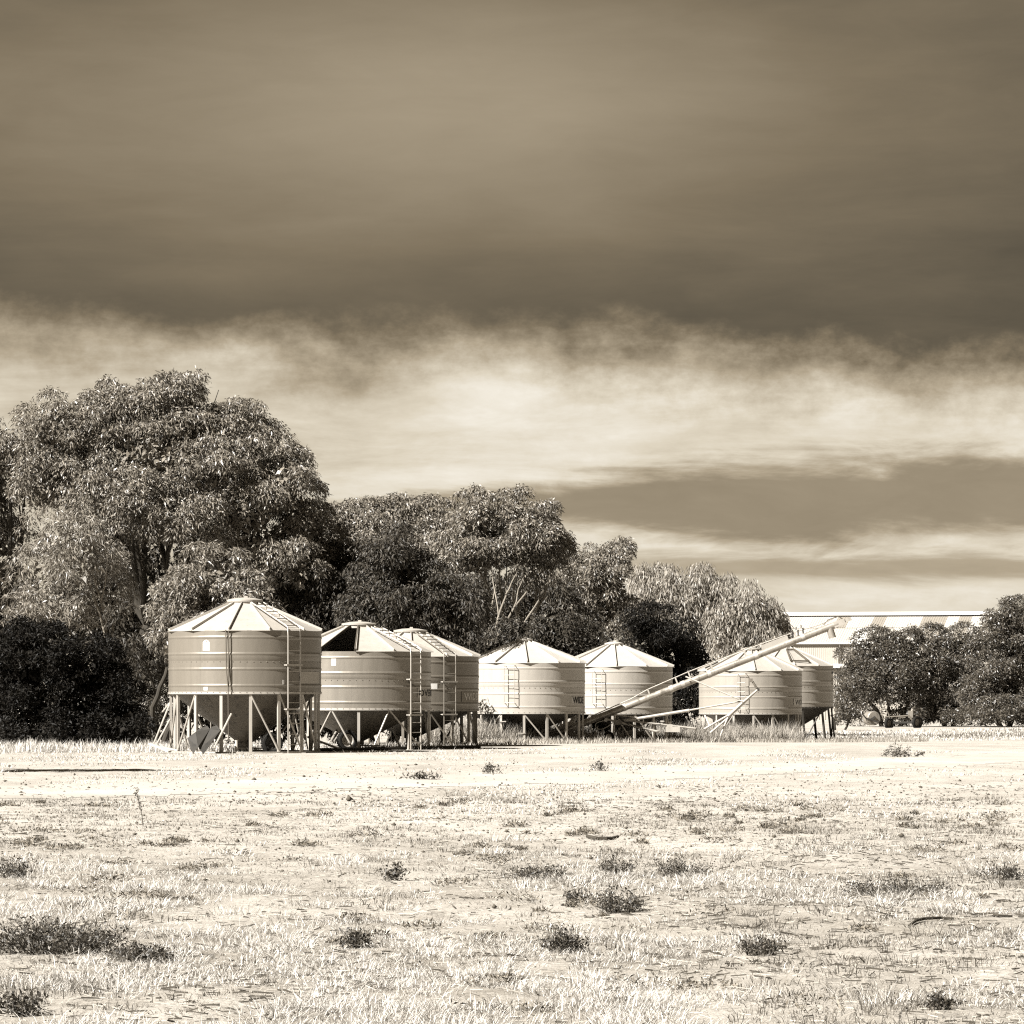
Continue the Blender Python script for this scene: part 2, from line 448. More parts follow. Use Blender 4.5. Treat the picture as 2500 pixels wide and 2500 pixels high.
# ------------------------------------------------------------------ grain silos
def letters(txt, r, a0, a1, z0, z1, mat, parent, label=None):
    cu = bpy.data.curves.new('letters', 'FONT'); cu.body = txt; cu.size = 1.0; cu.extrude = 0.0; cu.resolution_u = 3; cu.offset = 0.018
    tmp = bpy.data.objects.new('tmp_text', cu); COL.objects.link(tmp)
    bpy.context.view_layer.update()
    me = bpy.data.meshes.new_from_object(tmp.evaluated_get(bpy.context.evaluated_depsgraph_get()))
    bpy.data.objects.remove(tmp)
    co = np.empty(len(me.vertices) * 3, dtype=np.float32); me.vertices.foreach_get('co', co); co = co.reshape(-1, 3)
    x0, x1 = co[:, 0].min(), co[:, 0].max(); y0, y1 = co[:, 1].min(), co[:, 1].max()
    a = a0 + (a1 - a0) * (co[:, 0] - x0) / (x1 - x0); z = z0 + (z1 - z0) * (co[:, 1] - y0) / (y1 - y0)
    v = np.stack([r * np.sin(a), -r * np.cos(a), z], -1)
    me.vertices.foreach_set('co', v.astype(np.float32).ravel()); me.materials.clear(); me.materials.append(MATS[mat]); me.update()
    me.name = 'lettering'
    o = bpy.data.objects.new('lettering', me)
    return finish(o, parent, label)

def ladder_full(root, th, R, z_ground, z_eave, slope, roof_r1, mat, width=0.40, off=0.14, curl=True):
    """wall ladder that bends over the eave and climbs the roof"""
    lad = bpy.data.objects.new('ladder', None); finish(lad, root)
    n = Vector((math.sin(th), -math.cos(th), 0)); tg = Vector((math.cos(th), math.sin(th), 0))
    rr = R + 0.06 + off
    top_r = roof_r1
    pts = [(rr, z_ground), (rr, z_eave - 0.15), (rr - 0.02, z_eave + 0.10)]
    q_r = rr - 0.14; pts.append((q_r, z_eave + (R + 0.07 - q_r) * slope + 0.16))
    pts.append((top_r, z_eave + (R + 0.07 - top_r) * slope + 0.12))
    for k in (-1, 1):
        m = MB(); m.tube([n * r + tg * (k * width / 2) + Vector((0, 0, z)) for r, z in pts], 0.019, 6)
        m.build('rail', mat, lad, True)
    z = z_ground + 0.25
    while z < z_eave + 0.05:
        c = n * rr + Vector((0, 0, z)); m = MB(); m.tube([c - tg * width / 2, c + tg * width / 2], 0.011, 5); m.build('rung', mat, lad, True); z += 0.30
    r = q_r
    while r > top_r:
        c = n * r + Vector((0, 0, z_eave + (R + 0.07 - r) * slope + 0.145)); m = MB(); m.tube([c - tg * width / 2, c + tg * width / 2], 0.012, 5); m.build('rung', 'ladder_dark', lad, True); r -= 0.24
    for zz in (z_ground + (z_eave - z_ground) * 0.36, z_ground + (z_eave - z_ground) * 0.72):
        c = n * (R + 0.02) + Vector((0, 0, zz)); m = MB()
        m.bar(n * (rr + 0.01) + tg * (-width / 2 - 0.06) + Vector((0, 0, zz)), n * (rr + 0.01) + tg * (width / 2 + 0.06) + Vector((0, 0, zz)), 0.03, 0.045)
        for k in (-1, 1): m.bar(c + tg * k * width / 2, n * rr + tg * k * width / 2 + Vector((0, 0, zz)), 0.03, 0.03)
        m.build('bracket', 'leg_steel', lad)
    m = MB(); zz = z_ground + (z_eave - z_ground) * 0.70
    m.tube([n * (R + 0.03) - tg * 0.17 + Vector((0, 0, zz)), n * (R + 0.03) + tg * 0.17 + Vector((0, 0, zz - 0.16))], 0.014, 5); m.build('diagonal_brace', 'ladder_dark', lad, True)

def ladder_short(root, th, R, z0, z1, mat, width=0.36, off=0.15):
    lad = bpy.data.objects.new('ladder', None); finish(lad, root)
    n = Vector((math.sin(th), -math.cos(th), 0)); tg = Vector((math.cos(th), math.sin(th), 0)); rr = R + off
    for k in (-1, 1):
        s_ = tg * (k * width / 2)
        m = MB(); m.tube([n * (R - 0.01) + s_ + Vector((0, 0, z1)), n * rr + s_ + Vector((0, 0, z1)), n * rr + s_ + Vector((0, 0, z0)), n * (R - 0.01) + s_ + Vector((0, 0, z0))], 0.013, 5)
        m.build('rail', mat, lad, True)
    for i in range(5):
        z = z0 + 0.02 + (z1 - z0 - 0.04) * i / 4; c = n * rr + Vector((0, 0, z))
        m = MB(); m.tube([c - tg * width / 2, c + tg * width / 2], 0.010, 5); m.build('rung', mat, lad, True)

BEADS = (0.125, 0.389, 0.63, 0.894)
def silo(label, xsrc, Y, skirt_y, eave_y, R=2.21, rise=0.77, cap_r=0.46, nlegs=16, leg_off=0.0, braces=(), seam_off=0.0,
         wall='galv_old', roof='roof_old', cone='hopper', leg='leg_steel', missing=None, cone_drop=1.5, lean=0.0, cap_h=0.10):
    s = Y / F; X = (xsrc - 1250) * s; zg = gz1(X, Y)
    z0 = CAMZ - (skirt_y - HZ) * s - zg; z1 = CAMZ - (eave_y - HZ) * s - zg
    root = thing('grain_silo', label, 'silo', (X, Y, zg))
    H = z1 - z0
    prof = [(R, z0), (R, z0 + 0.02)]
    for i, b in enumerate(BEADS):
        zb = z0 + b * H
        prof += [(R, zb - 0.056), (R, zb - 0.045), (R + 0.010, zb - 0.022), (R + 0.016, zb), (R + 0.010, zb + 0.022), (R, zb + 0.045), (R, zb + 0.056)]
        if i == 1:
            zs = z0 + 0.52 * H; prof += [(R, zs - 0.012), (R, zs), (R, zs + 0.003), (R, zs + 0.015)]
            prof_top = R + 0.006
        if i == 1: pass
    # sheets above the middle lap stand a touch proud
    prof = [(r + (0.006 if z > z0 + 0.522 * H else 0), z) for r, z in prof] + [(R + 0.006, z1)]
    m = MB(); m.lathe(prof, 128); m.build('wall', wall, root, True)
    m = MB(); m.lathe([(R - 0.004, z0 + 0.05), (R + 0.012, z0 + 0.05), (R + 0.016, z0 - 0.02), (R - 0.06, z0 - 0.02), (R - 0.06, z0)], 96); m.build('skirt_rim', leg, root, True)
    # bolts along the lap joint and the rim
    m = MB()
    for i in range(72):
        a = 2 * math.pi * i / 72
        for zz, rr in ((z0 + 0.505 * H, R), (z0 + 0.03, R + 0.012)): m.box((rr * math.sin(a), -rr * math.cos(a), zz), (0.022, 0.022, 0.018))
    m.build('bolt_rows', 'leg_worn', root, kind='stuff')
    # hopper cone
    zc = z0 + 0.02; r_o = 0.16; drop = min(cone_drop, z0 - 0.25)
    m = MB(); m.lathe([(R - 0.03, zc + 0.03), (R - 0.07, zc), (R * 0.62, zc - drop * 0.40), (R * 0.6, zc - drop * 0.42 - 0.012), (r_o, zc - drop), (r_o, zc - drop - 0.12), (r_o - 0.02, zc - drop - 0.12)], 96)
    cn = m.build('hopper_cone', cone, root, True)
    m = MB()
    for i in range(8):
        a = 2 * math.pi * (i + 0.35) / 8
        p = lambda r, z: (r * math.sin(a), -r * math.cos(a), z)
        m.bar(p(R - 0.07, zc - 0.002), p(r_o, zc - drop - 0.002), 0.03, 0.02)
    m.build('seam', cone, cn)
    m = MB(); m.box((0, 0, zc - drop - 0.15), (0.46, 0.46, 0.05)); m.bar((0.2, -0.1, zc - drop - 0.15), (0.62, -0.35, zc - drop - 0.15), 0.04, 0.03); m.build('slide_gate', 'leg_worn', cn)
    # roof: flat sheets on twelve ribs
    Re = R + 0.085; slope = rise / (Re - cap_r); NS = 12
    def rp(r, a, dz=0.0): return Vector((r * math.sin(a), -r * math.cos(a), z1 + 0.012 + (Re - r) * slope + dz))
    for i in range(NS):
        if missing is not None and i == missing: continue
        a0 = 2 * math.pi * i / NS + seam_off; a1 = a0 + 2 * math.pi / NS
        jr = random.uniform(-0.012, 0.015); jd = random.uniform(-0.012, 0.006)
        am = (a0 + a1) / 2
        e0 = rp(Re + jr, a0, jd); e1 = rp(Re + jr * 0.5, a1, jd * 0.6); em = (e0 + e1) / 2 + Vector((0, 0, random.uniform(-0.012, 0.004)))
        top = [e0, em, e1, rp(cap_r, a1), rp(cap_r, a0)]
        lo = Vector((0, 0, -0.012)); vs = top + [p + lo for p in top]
        m = MB(); m.add(vs, [(0, 1, 4), (1, 3, 4), (1, 2, 3), (5, 9, 6), (6, 9, 8), (6, 8, 7), (0, 5, 6, 1), (1, 6, 7, 2), (2, 7, 8, 3), (3, 8, 9, 4), (4, 9, 5, 0)])
        m.build('roof_sheet', roof, root)
    for i in range(NS):
        a = 2 * math.pi * i / NS + seam_off
        m = MB(); m.bar(rp(Re - 0.02, a, 0.034), rp(cap_r + 0.02, a, 0.030), 0.026, 0.062); m.build('roof_rib', roof, root)
    zt = z1 + 0.012 + (Re - cap_r) * slope
    m = MB(); m.lathe([(cap_r + 0.015, zt - 0.04), (cap_r + 0.015, zt + cap_h * 0.45), (cap_r - 0.05, zt + cap_h * 0.45)], 48); m.build('cap_ring', roof, root, True)
    m = MB(); m.lathe([(cap_r + 0.045, zt + cap_h * 0.45), (cap_r + 0.05, zt + cap_h * 0.9), (cap_r + 0.02, zt + cap_h), (cap_r * 0.55, zt + cap_h + 0.045), (0.0, zt + cap_h + 0.06)], 48)
    m.box((0.03, 0, zt + cap_h + 0.075), (0.10, 0.05, 0.05)); m.build('cap_lid', roof, root, True)
    # legs
    rl = R - 0.035
    def lp(a, z): return Vector((rl * math.sin(a) + lean * (z0 - z), -rl * math.cos(a), z))
    for i in range(nlegs):
        a = 2 * math.pi * i / nlegs + leg_off; o = Vector((math.sin(a), -math.cos(a), 0))
        m = MB(); m.channel(lp(a, -0.06), lp(a, z0 - 0.005), 0.085, 0.06, 0.010, o); m.box(tuple(lp(a, 0.0)), (0.2, 0.2, 0.03)); m.build('leg', leg, root)
    for (ia, ib) in braces:
        a = 2 * math.pi * ia / nlegs + leg_off; b = 2 * math.pi * ib / nlegs + leg_off
        m = MB(); m.tube([lp(a, z0 - 0.03), lp(b, 0.04)], 0.028, 7); m.build('brace', leg, root, True)
    return root, X, zg, z0, z1, s, slope, zt

def label_patch(root, name, R, a0, a1, z0, z1, mat, label=None):
    m = MB(); m.patch(R + 0.007, R_(a0), R_(a1), z0, z1, 0.004, 8); return m.build(name, mat, root, label=label)

ALLB16 = lambda *prs: list(prs) + [(8, 9), (6, 7), (10, 9), (11, 10), (5, 6)]

# silo 1: tall legs, nearest
r1, X1, g1, a_, b_, s_, sl, zt = silo('large weathered grain silo on tall legs, nearest the camera and leftmost', 598, 118.9, 1693, 1542, leg_off=R_(8), seam_off=R_(-8),
    braces=ALLB16((14, 13), (0, 1), (1, 2), (2, 3), (13, 12), (4, 5)), rise=0.79, cap_r=0.47, cap_h=0.13)
ladder_full(r1, R_(39.5), 2.21, 0.0, b_, sl, 0.62, 'leg_steel', 0.44)
label_patch(r1, 'sticker', 2.21, -28.9, -23.4, 2.93, 3.17, 'white_label')
m = MB(); R0 = 2.217
m.add([(R0 * math.sin(R_(d)), -R0 * math.cos(R_(d)), z) for d, z in ((-28.9, 3.17), (-23.4, 3.17), (-24.4, 3.22), (-26.1, 3.245), (-27.9, 3.22))], [(0, 1, 2, 3, 4)]); m.build('sticker_top', 'white_label', r1)
label_patch(r1, 'small_label', 2.21, -28.2, -24.8, 1.80, 1.895, 'white_label')
label_patch(r1, 'sign_panel', 2.216, 48.8, 78, 2.0, 2.34, 'tan_plate')
m = MB()
th = R_(-9.5); pz = lambda deg, r, z: (r * math.sin(R_(deg)), -r * math.cos(R_(deg)), z)
m.tube([pz(-10.2, 2.27, b_ + 0.02), pz(-9.4, 2.30, 2.3), pz(-8.2, 2.31, 1.9), pz(-8.0, 2.30, 0.35)], 0.016, 6)
m.build('lid_rope', 'ladder_dark', r1, True)
m = MB(); m.tube([pz(-8.0, 2.285, b_ - 0.02), pz(-8.0, 2.285, 1.9)], 0.018, 6); m.build('lid_pole', 'ladder_dark', r1, True)
m = MB(); m.lathe([(2.20, -0.02), (2.20, 0.05), (2.10, 0.05), (2.10, -0.02)], 64); m.build('base_ring', 'leg_steel', r1)
label_patch(r1, 'patch_mark', 2.21, 32.5, 34, 1.97, 2.10, 'faded_label')

# silo 2: open roof
r2, X2, g2, a2, b2_, s2, sl2, zt2 = silo('grain silo with a roof sheet missing, dark opening, behind the tall-legged silo', 876, 125.7, 1732, 1592, nlegs=8, leg_off=R_(2), seam_off=0.0,
    braces=[(1 - 0.45, 0.25), (1 - 0.43, 1.35), (7.5, 7.1), (7.52, 7.9), (3.5, 3.2), (4.5, 4.2), (5.5, 5.2), (2.5, 2.1)], wall='galv_spangle', missing=11, rise=0.76, cap_r=0.48, cap_h=0.11)
ladder_full(r2, R_(48), 2.21, -0.02, b2_, sl2, 0.75, 'leg_steel', 0.44)
label_patch(r2, 'faded_sticker', 2.21, -19.9, -15.8, 2.55, 2.83, 'faded_label')
label_patch(r2, 'oversize_sign', 2.214, 55.5, 107, 1.59 - g2, 1.87 - g2, 'tan_plate')
letters('OVERSIZE', 2.232, R_(57), R_(105.5), 1.625 - g2, 1.835 - g2, 'letter_black', r2)
# opening frame left by the removed sheet
Re = 2.295
for aa in (R_(-29.2), R_(-0.9)):
    p0 = Vector((Re * math.sin(aa), -Re * math.cos(aa), b2_ + 0.02)); p1 = Vector((0.5 * math.sin(aa), -0.5 * math.cos(aa), b2_ + 0.012 + (Re - 0.5) * sl2))
    m = MB(); m.bar(p0 + Vector((0, 0, 0.03)), p1 + Vector((0, 0, 0.03)), 0.03, 0.08); m.build('hatch_frame', 'ladder_dark', r2)

# silo 3
r3, X3, g3, a3, b3_, s3, sl3, zt3 = silo('grain silo with pale lettering plate and roof ladder, squeezed behind the open-roofed silo', 1002, 132.9, 1734.5, 1604, leg_off=R_(-5), seam_off=R_(3),
    braces=[(1, 2), (2, 3), (3, 4), (12, 11), (8, 9), (6, 7)], rise=0.75, cap_r=0.50, leg='leg_worn', cone='hopper_shaded', cap_h=0.11)
ladder_full(r3, R_(33), 2.21, 0.0, b3_, sl3, 0.66, 'leg_worn', 0.44)
label_patch(r3, 'white_sticker', 2.21, 17.8, 24.2, 1.85 - g3, 2.03 - g3, 'white_label')
label_patch(r3, 'wide_sign', 2.214, 49.2, 79, 1.44 - g3, 1.78 - g3, 'sign_grey')
letters('WIDE', 2.232, R_(52), R_(77), 1.50 - g3, 1.73 - g3, 'letter_pale', r3)

# silo 4
r4, X4, g4, a4, b4_, s4, sl4, zt4 = silo('bright grain silo with black lettering and short wall ladder, middle of the row', 1279, 148.6, 1741, 1619.5, leg_off=0.0, seam_off=R_(3),
    braces=[(15, 14), (0, 1), (1, 2), (8, 9), (6, 7), (11, 10)], wall='galv_new', roof='roof_new', cone='hopper_shaded', cap_r=0.27, rise=0.77)
ladder_short(r4, R_(-13), 2.21, 1.36 - g4, 2.72 - g4, 'ladder_pale')
label_patch(r4, 'sign_edge', 2.214, 50, 54.5, 1.36 - g4, 1.60 - g4, 'faded_label')
letters('WIDE', 2.226, R_(51.5), R_(75.5), 1.35 - g4, 1.60 - g4, 'letter_black', r4)
for ang, z in ((-23, 0.78), (0, 0.36)):
    m = MB(); p = Vector((2.2 * math.sin(R_(ang)), -2.2 * math.cos(R_(ang)), z)); m.bar(p, p + Vector((0.22 if ang else -0.22, -0.03, 0)), 0.03, 0.035); m.build('step_peg', 'leg_steel', r4)

# silo 5
r5, X5, g5, a5, b5_, s5, sl5, zt5 = silo('bright grain silo with its lower half crossed by the auger tube', 1499, 155.1, 1742, 1628.6, leg_off=R_(-3), seam_off=R_(1),
    braces=[(15, 14), (1, 2), (8, 9), (6, 7), (3, 4)], wall='galv_new', roof='roof_new', cone='hopper_shaded', cap_r=0.31, rise=0.80)
ladder_short(r5, R_(-17), 2.21, 1.32 - g5, 2.60 - g5, 'ladder_pale')

# silo 6
r6, X6, g6, a6, b6_, s6, sl6, zt6 = silo('pale grain silo standing under the upper end of the auger, black lettering at its edge', 1832, 176.4, 1742.6, 1638.5, leg_off=0.0, seam_off=R_(2),
    braces=[(0, 1), (1, 2), (15, 14), (8, 9), (6, 7), (13, 14)], wall='galv_far', roof='roof_old', cone='hopper', cap_r=0.36, rise=0.86, leg='leg_steel')
ladder_short(r6, R_(-13), 2.21, 1.02 - g6, 2.58 - g6, 'ladder_pale')
label_patch(r6, 'sign_edge', 2.214, 53, 81, 1.20 - g6, 1.50 - g6, 'faded_label')
letters('WIDE', 2.226, R_(56), R_(80), 1.24 - g6, 1.45 - g6, 'letter_black', r6)

# silo 7
r7, X7, g7, a7, b7_, s7, sl7, zt7 = silo('grain silo on dark leaning legs, farthest and rightmost, half hidden behind another silo', 1914, 184.3, 1728, 1626.7, leg_off=R_(18), seam_off=R_(9),
    braces=[(2, 3), (1, 0)], nlegs=12, wall='galv_far', roof='roof_old', cone='hopper_shaded', leg='leg_dark', cap_r=0.36, rise=0.84, lean=0.10)
label_patch(r7, 'dark_sticker', 2.21, 70, 84, 2.60 - g7, 2.80 - g7, 'letter_black')
label_patch(r7, 'dull_sticker', 2.21, 70, 84, 2.10 - g7, 2.42 - g7, 'sign_grey')
m = MB()
zf = b7_ + 0.06
fr = [(0.30, -1.75), (0.95, -1.55)]
hx = lambda r, d: Vector((r * math.sin(R_(d)), -r * math.cos(R_(d)), b7_ + 0.04 + (2.295 - r) * sl7 + 0.05))
for q in ((hx(0.75, 5), hx(1.95, 5)), (hx(1.95, 5), hx(2.0, 30)), (hx(2.0, 30), hx(0.75, 32)), (hx(0.75, 32), hx(0.75, 5))): m.bar(q[0], q[1], 0.05, 0.07)
m.build('roof_hatch', 'ladder_dark', r7)

# ------------------------------------------------------------------ wheels
def wheel(root, c, r, w, axis=(0, 1, 0), mat_t='rubber', mat_r='leg_worn', top=False):
    """tyre with tread and a dished rim; c centre, axis the axle"""
    ax = Vector(axis).normalized(); q = Vector((0, 0, 1)).rotation_difference(ax)
    def add(m, name, mat, par):
        me = m.build(name, mat, mesh_only=True, smooth=True)
        me.transform(Matrix.Translation(Vector(c)) @ q.to_matrix().to_4x4()); return finish(bpy.data.objects.new(name, me), par)
    m = MB(); m.lathe([(r * 0.62, -w / 2 * 0.8), (r * 0.72, -w / 2), (r * 0.9, -w / 2 * 0.96), (r * 0.985, -w / 2 * 0.7), (r, 0), (r * 0.985, w / 2 * 0.7), (r * 0.9, w / 2 * 0.96), (r * 0.72, w / 2), (r * 0.62, w / 2 * 0.8), (r * 0.62, -w / 2 * 0.8)], 40)
    for i in range(28):
        a = 2 * math.pi * i / 28; ca, sa = math.cos(a), math.sin(a)
        m.bar((r * 0.995 * ca, r * 0.995 * sa, -w * 0.38), (r * 0.995 * math.cos(a + 0.12), r * 0.995 * math.sin(a + 0.12), 0), r * 0.08, 0.02, up=(ca, sa, 0))
        m.bar((r * 0.995 * ca, r * 0.995 * sa, w * 0.38), (r * 0.995 * math.cos(a + 0.12), r * 0.995 * math.sin(a + 0.12), 0), r * 0.08, 0.02, up=(ca, sa, 0))
    ty = add(m, 'tyre', mat_t, root)
    m = MB(); m.lathe([(r * 0.62, -w * 0.38), (r * 0.56, -w * 0.36), (r * 0.52, -w * 0.12), (r * 0.3, -w * 0.05), (r * 0.16, -w * 0.2), (0, -w * 0.2)], 32)
    m.lathe([(0, w * 0.2), (r * 0.16, w * 0.2), (r * 0.3, w * 0.05), (r * 0.52, w * 0.12), (r * 0.56, w * 0.36), (r * 0.62, w * 0.38)], 32)
    for i in range(5):
        a = 2 * math.pi * i / 5
        for k in (-1, 1): m.box((r * 0.22 * math.cos(a), r * 0.22 * math.sin(a), k * w * 0.13), (0.025, 0.025, 0.05))
    add(m, 'rim', mat_r, root)

def loose_wheel(label, xs, ys, Y, rpx, w, tilt, mat_r='leg_worn'):
    p = P(xs, ys, Y); r = rpx * Y / F
    g = gz1(p.x, Y)
    o = thing('trailer_wheel', label, 'wheel', (p.x, Y, g)); wheel(o, (0, 0, r - 0.02), r, w, tilt, mat_r=mat_r); return o
loose_wheel('black tyre on a dark rim standing under the tall-legged silo', 664, 1811, 117.6, 26, 0.22, (0.25, -1, 0.0), 'dark_iron')
loose_wheel('worn tyre on a pale rim lying upright under the open-roofed silo', 847, 1803, 124.0, 25, 0.22, (0.45, -1, 0.06), 'leg_steel')
loose_wheel('dark tyre half hidden behind the legs of the silo under the auger', 1918, 1800, 177.5, 20, 0.25, (0.3, -1, 0), 'dark_iron')

# bent rusty sheet leaning under silo 1
def z1p(x, y, Y): return P(360 + x * 440 / 1932, 1420 + y * 440 / 1932, Y)
def z2p(x, y, Y): return P(760 + x * 440 / 1932, 1480 + y * 440 / 1932, Y)
def z4p(x, y, Y): return P(1400 + x * 360 / 1932, 1500 + y * 360 / 1932, Y)
def z5p(x, y, Y): return P(1680 + x * 400 / 1932, 1460 + y * 400 / 1932, Y)
def z6p(x, y, Y): return P(1900 + x * 600 / 1932, 1440 + y * 600 / 1932, Y)
def sheet_thing(name, label, cat, quads, mat, th=0.012):
    m = MB()
    cen = sum((p for q in quads for p in q), Vector()) / (4 * len(quads)); base = Vector((cen.x, cen.y, gz1(cen.x, cen.y)))
    for q in quads:
        q = [p - base for p in q]; n = (q[1] - q[0]).cross(q[3] - q[0]).normalized() * th
        m.add(q + [p + n for p in q], [(0, 1, 2, 3), (7, 6, 5, 4), (0, 4, 5, 1), (1, 5, 6, 2), (2, 6, 7, 3), (3, 7, 4, 0)])
    o = m.build(name, mat); o.location = base; o['label'] = label; o['category'] = cat; return o
Ys = 116.4
sheet_thing('bent_metal_sheet', 'creased dark rusty metal sheet leaning between front legs of the tall-legged silo', 'metal sheet', [
    [z1p(428, 1680, Ys), z1p(490, 1850, Ys - 0.25), z1p(545, 1770, Ys - 0.35), z1p(520, 1610, Ys)],
    [z1p(520, 1610, Ys), z1p(545, 1770, Ys - 0.35), z1p(560, 1800, Ys - 0.3), z1p(670, 1580, Ys + 0.2)],
    [z1p(670, 1582, Ys + 0.2), z1p(560, 1800, Ys - 0.3), z1p(600, 1850, Ys - 0.35), z1p(780, 1600, Ys + 0.1)],
    [z1p(520, 1612, Ys), z1p(670, 1584, Ys + 0.2), z1p(640, 1548, Ys + 0.5), z1p(540, 1590, Ys + 0.3)],
    [z1p(670, 1584, Ys + 0.2), z1p(780, 1602, Ys + 0.1), z1p(745, 1545, Ys + 0.5), z1p(690, 1560, Ys + 0.5)]], 'rusty_sheet')

def bars_thing(name, label, cat, segs, mat, r=0.03, flat=False, group=None):
    pts = [p for a, b in segs for p in (a, b)]; cx = sum(p.x for p in pts) / len(pts); cy = sum(p.y for p in pts) / len(pts)
    base = Vector((cx, cy, gz1(cx, cy))); o = thing(name, label, cat, base, group=group)
    for a, b in segs:
        m = MB()
        if flat: m.bar(a - base, b - base, 0.12, 0.045)
        else: m.tube([a - base, b - base], r, 7)
        m.build('bar', mat, o, True)
    return o
bars_thing('leaning_frame', 'pale steel bars propped beside the left legs of the tall-legged silo', 'steel frame', [
    (z1p(70, 1735, 118.0), z1p(240, 1310, 118.8)), (z1p(105, 1735, 118.0), z1p(240, 1480, 118.4)), (z1p(160, 1400, 119.5), z1p(240, 1300, 119.6))], 'leg_steel', 0.028)
bars_thing('timber_plank', 'pale planks lying at the left foot of the tall-legged silo', 'plank', [
    (z1p(25, 1735, 116.6), z1p(240, 1822, 116.0)), (z1p(0, 1745, 117.2), z1p(110, 1742, 117.2)), (z1p(120, 1765, 117.2), z1p(330, 1810, 117.0))], 'timber', flat=True)
bars_thing('loose_pipe', 'short pale pipe leaning against a front leg of the tall-legged silo', 'pipe', [(z1p(715, 1785, 116.3), z1p(900, 1415, 116.6))], 'leg_steel', 0.03)
bars_thing('trestle', 'steel trestle of thin legs behind the ladder of the tall-legged silo', 'trestle', [
    (z1p(1560, 1400, 119.6), z1p(1552, 1800, 119.6)), (z1p(1610, 1400, 119.6), z1p(1500, 1640, 119.8)), (z1p(1610, 1400, 119.6), z1p(1690, 1700, 119.8)), (z1p(1590, 1420, 119.8), z1p(1420, 1640, 119.4)),
    (z1p(1540, 1385, 119.6), z1p(1650, 1385, 119.6)), (z1p(1640, 1400, 119.7), z1p(1720, 1800, 119.7))], 'leg_steel', 0.022)
bars_thing('drawbar', 'pale drawbar lying on the ground between the first two silos', 'drawbar', [
    (z1p(1720, 1665, 120.5), z2p(290, 1525, 121.5)), (z2p(210, 1450, 123.5), z2p(275, 1330, 124.5)), (z2p(240, 1455, 123.6), z2p(315, 1345, 124.6))], 'leg_steel', 0.035)
bars_thing('short_post', 'small dark stub post below the rope of the tall-legged silo', 'post', [(z1p(955, 1700, 116.9), z1p(955, 1815, 116.9))], 'timber', 0.045)

# black poly pipe along the ground
m = MB(); pts = []
for i in range(26):
    u = i / 25; xd = 600 + 305 * u; yd = 1418.0 - 6.0 * u
    x, y = ground_at(xd, yd); pts.append((x, y, gz1(x, y) + 0.05 + 0.008 * math.sin(i * 1.7)))
b0 = Vector(pts[0]); m.tube([Vector(p) - b0 for p in pts], 0.05, 7)
o = m.build('poly_pipe', 'hose', smooth=True, label='long black pipe lying on the ground in front of the open-roofed silo', cat='pipe'); o.location = b0

# ------------------------------------------------------------------ auger
YA = 150.3
def az(x, y, d=0.0): return z4p(x, y, YA + d)
def az5(x, y, d=0.0): return z5p(x, y, YA + d)
A0 = P(1330, 1803, YA - 0.2); A1 = P(2046, 1523, YA + 0.4)
base = Vector((P(1486, 1796, YA).x, YA, gz1(P(1486, 1796, YA).x, YA)))
aug = thing('grain_auger', 'long pale grain auger slanting up across the silo row on its wheeled frame', 'auger', base)
L = lambda p: Vector(p) - base
ad = (A1 - A0).normalized(); aup = Vector((0, -1, 0)).cross(ad).normalized()
if aup.z < 0: aup = -aup
def at(u, h=0.0, d=0.0): return A0 + (A1 - A0) * u + aup * h + Vector((0, d, 0))
RT = 0.125
m = MB(); m.tube([L(at(0)), L(at(1))], RT, 20); m.build('tube', 'auger_tube', aug, True)
for u in (0.10, 0.27, 0.43, 0.47, 0.56, 0.72, 0.88):
    m = MB(); m.tube([L(at(u - 0.006)), L(at(u + 0.006))], RT + 0.012, 20); m.build('collar', 'auger_frame', aug, True)
# truss rail above the tube, on stand-offs
rail = [(0.16, 0.14), (0.30, 0.20), (0.36, 0.30), (0.50, 0.36), (0.56, 0.36), (0.64, 0.34), (0.74, 0.34), (0.86, 0.30), (0.94, 0.22), (0.99, 0.24)]
m = MB(); m.tube([L(at(u, h)) for u, h in rail], 0.02, 6); m.build('drive_rail', 'auger_frame', aug, True)
m = MB(); m.tube([L(at(u, h + 0.05)) for u, h in rail[4:8]], 0.010, 5); m.build('cable', 'ladder_dark', aug, True)
for u, h in ((0.36, 0.30), (0.455, 0.34), (0.50, 0.38), (0.575, 0.34), (0.69, 0.33), (0.86, 0.28)):
    m = MB(); m.bar(L(at(u, RT * 0.8)), L(at(u, h + 0.02)), 0.12, 0.05); m.build('stand_off', 'auger_frame', aug)
m = MB(); m.bar(L(at(0.745, 0.19)), L(at(0.835, 0.19)), 0.10, 0.20); m.build('belt_guard', 'auger_frame', aug)
m = MB()
for u in (0.85, 0.868, 0.885): m.bar(L(at(u, 0.12)), L(at(u + 0.006, 0.34)), 0.05, 0.07); m.tube([L(at(u, 0.34)), L(at(u + 0.004, 0.46))], 0.02, 5)
m.build('engine_bracket', 'dark_iron', aug)
m = MB(); m.bar(L(at(0.555, 0.26)), L(at(0.60, 0.30)), 0.08, 0.05); m.build('plate', 'dark_iron', aug)
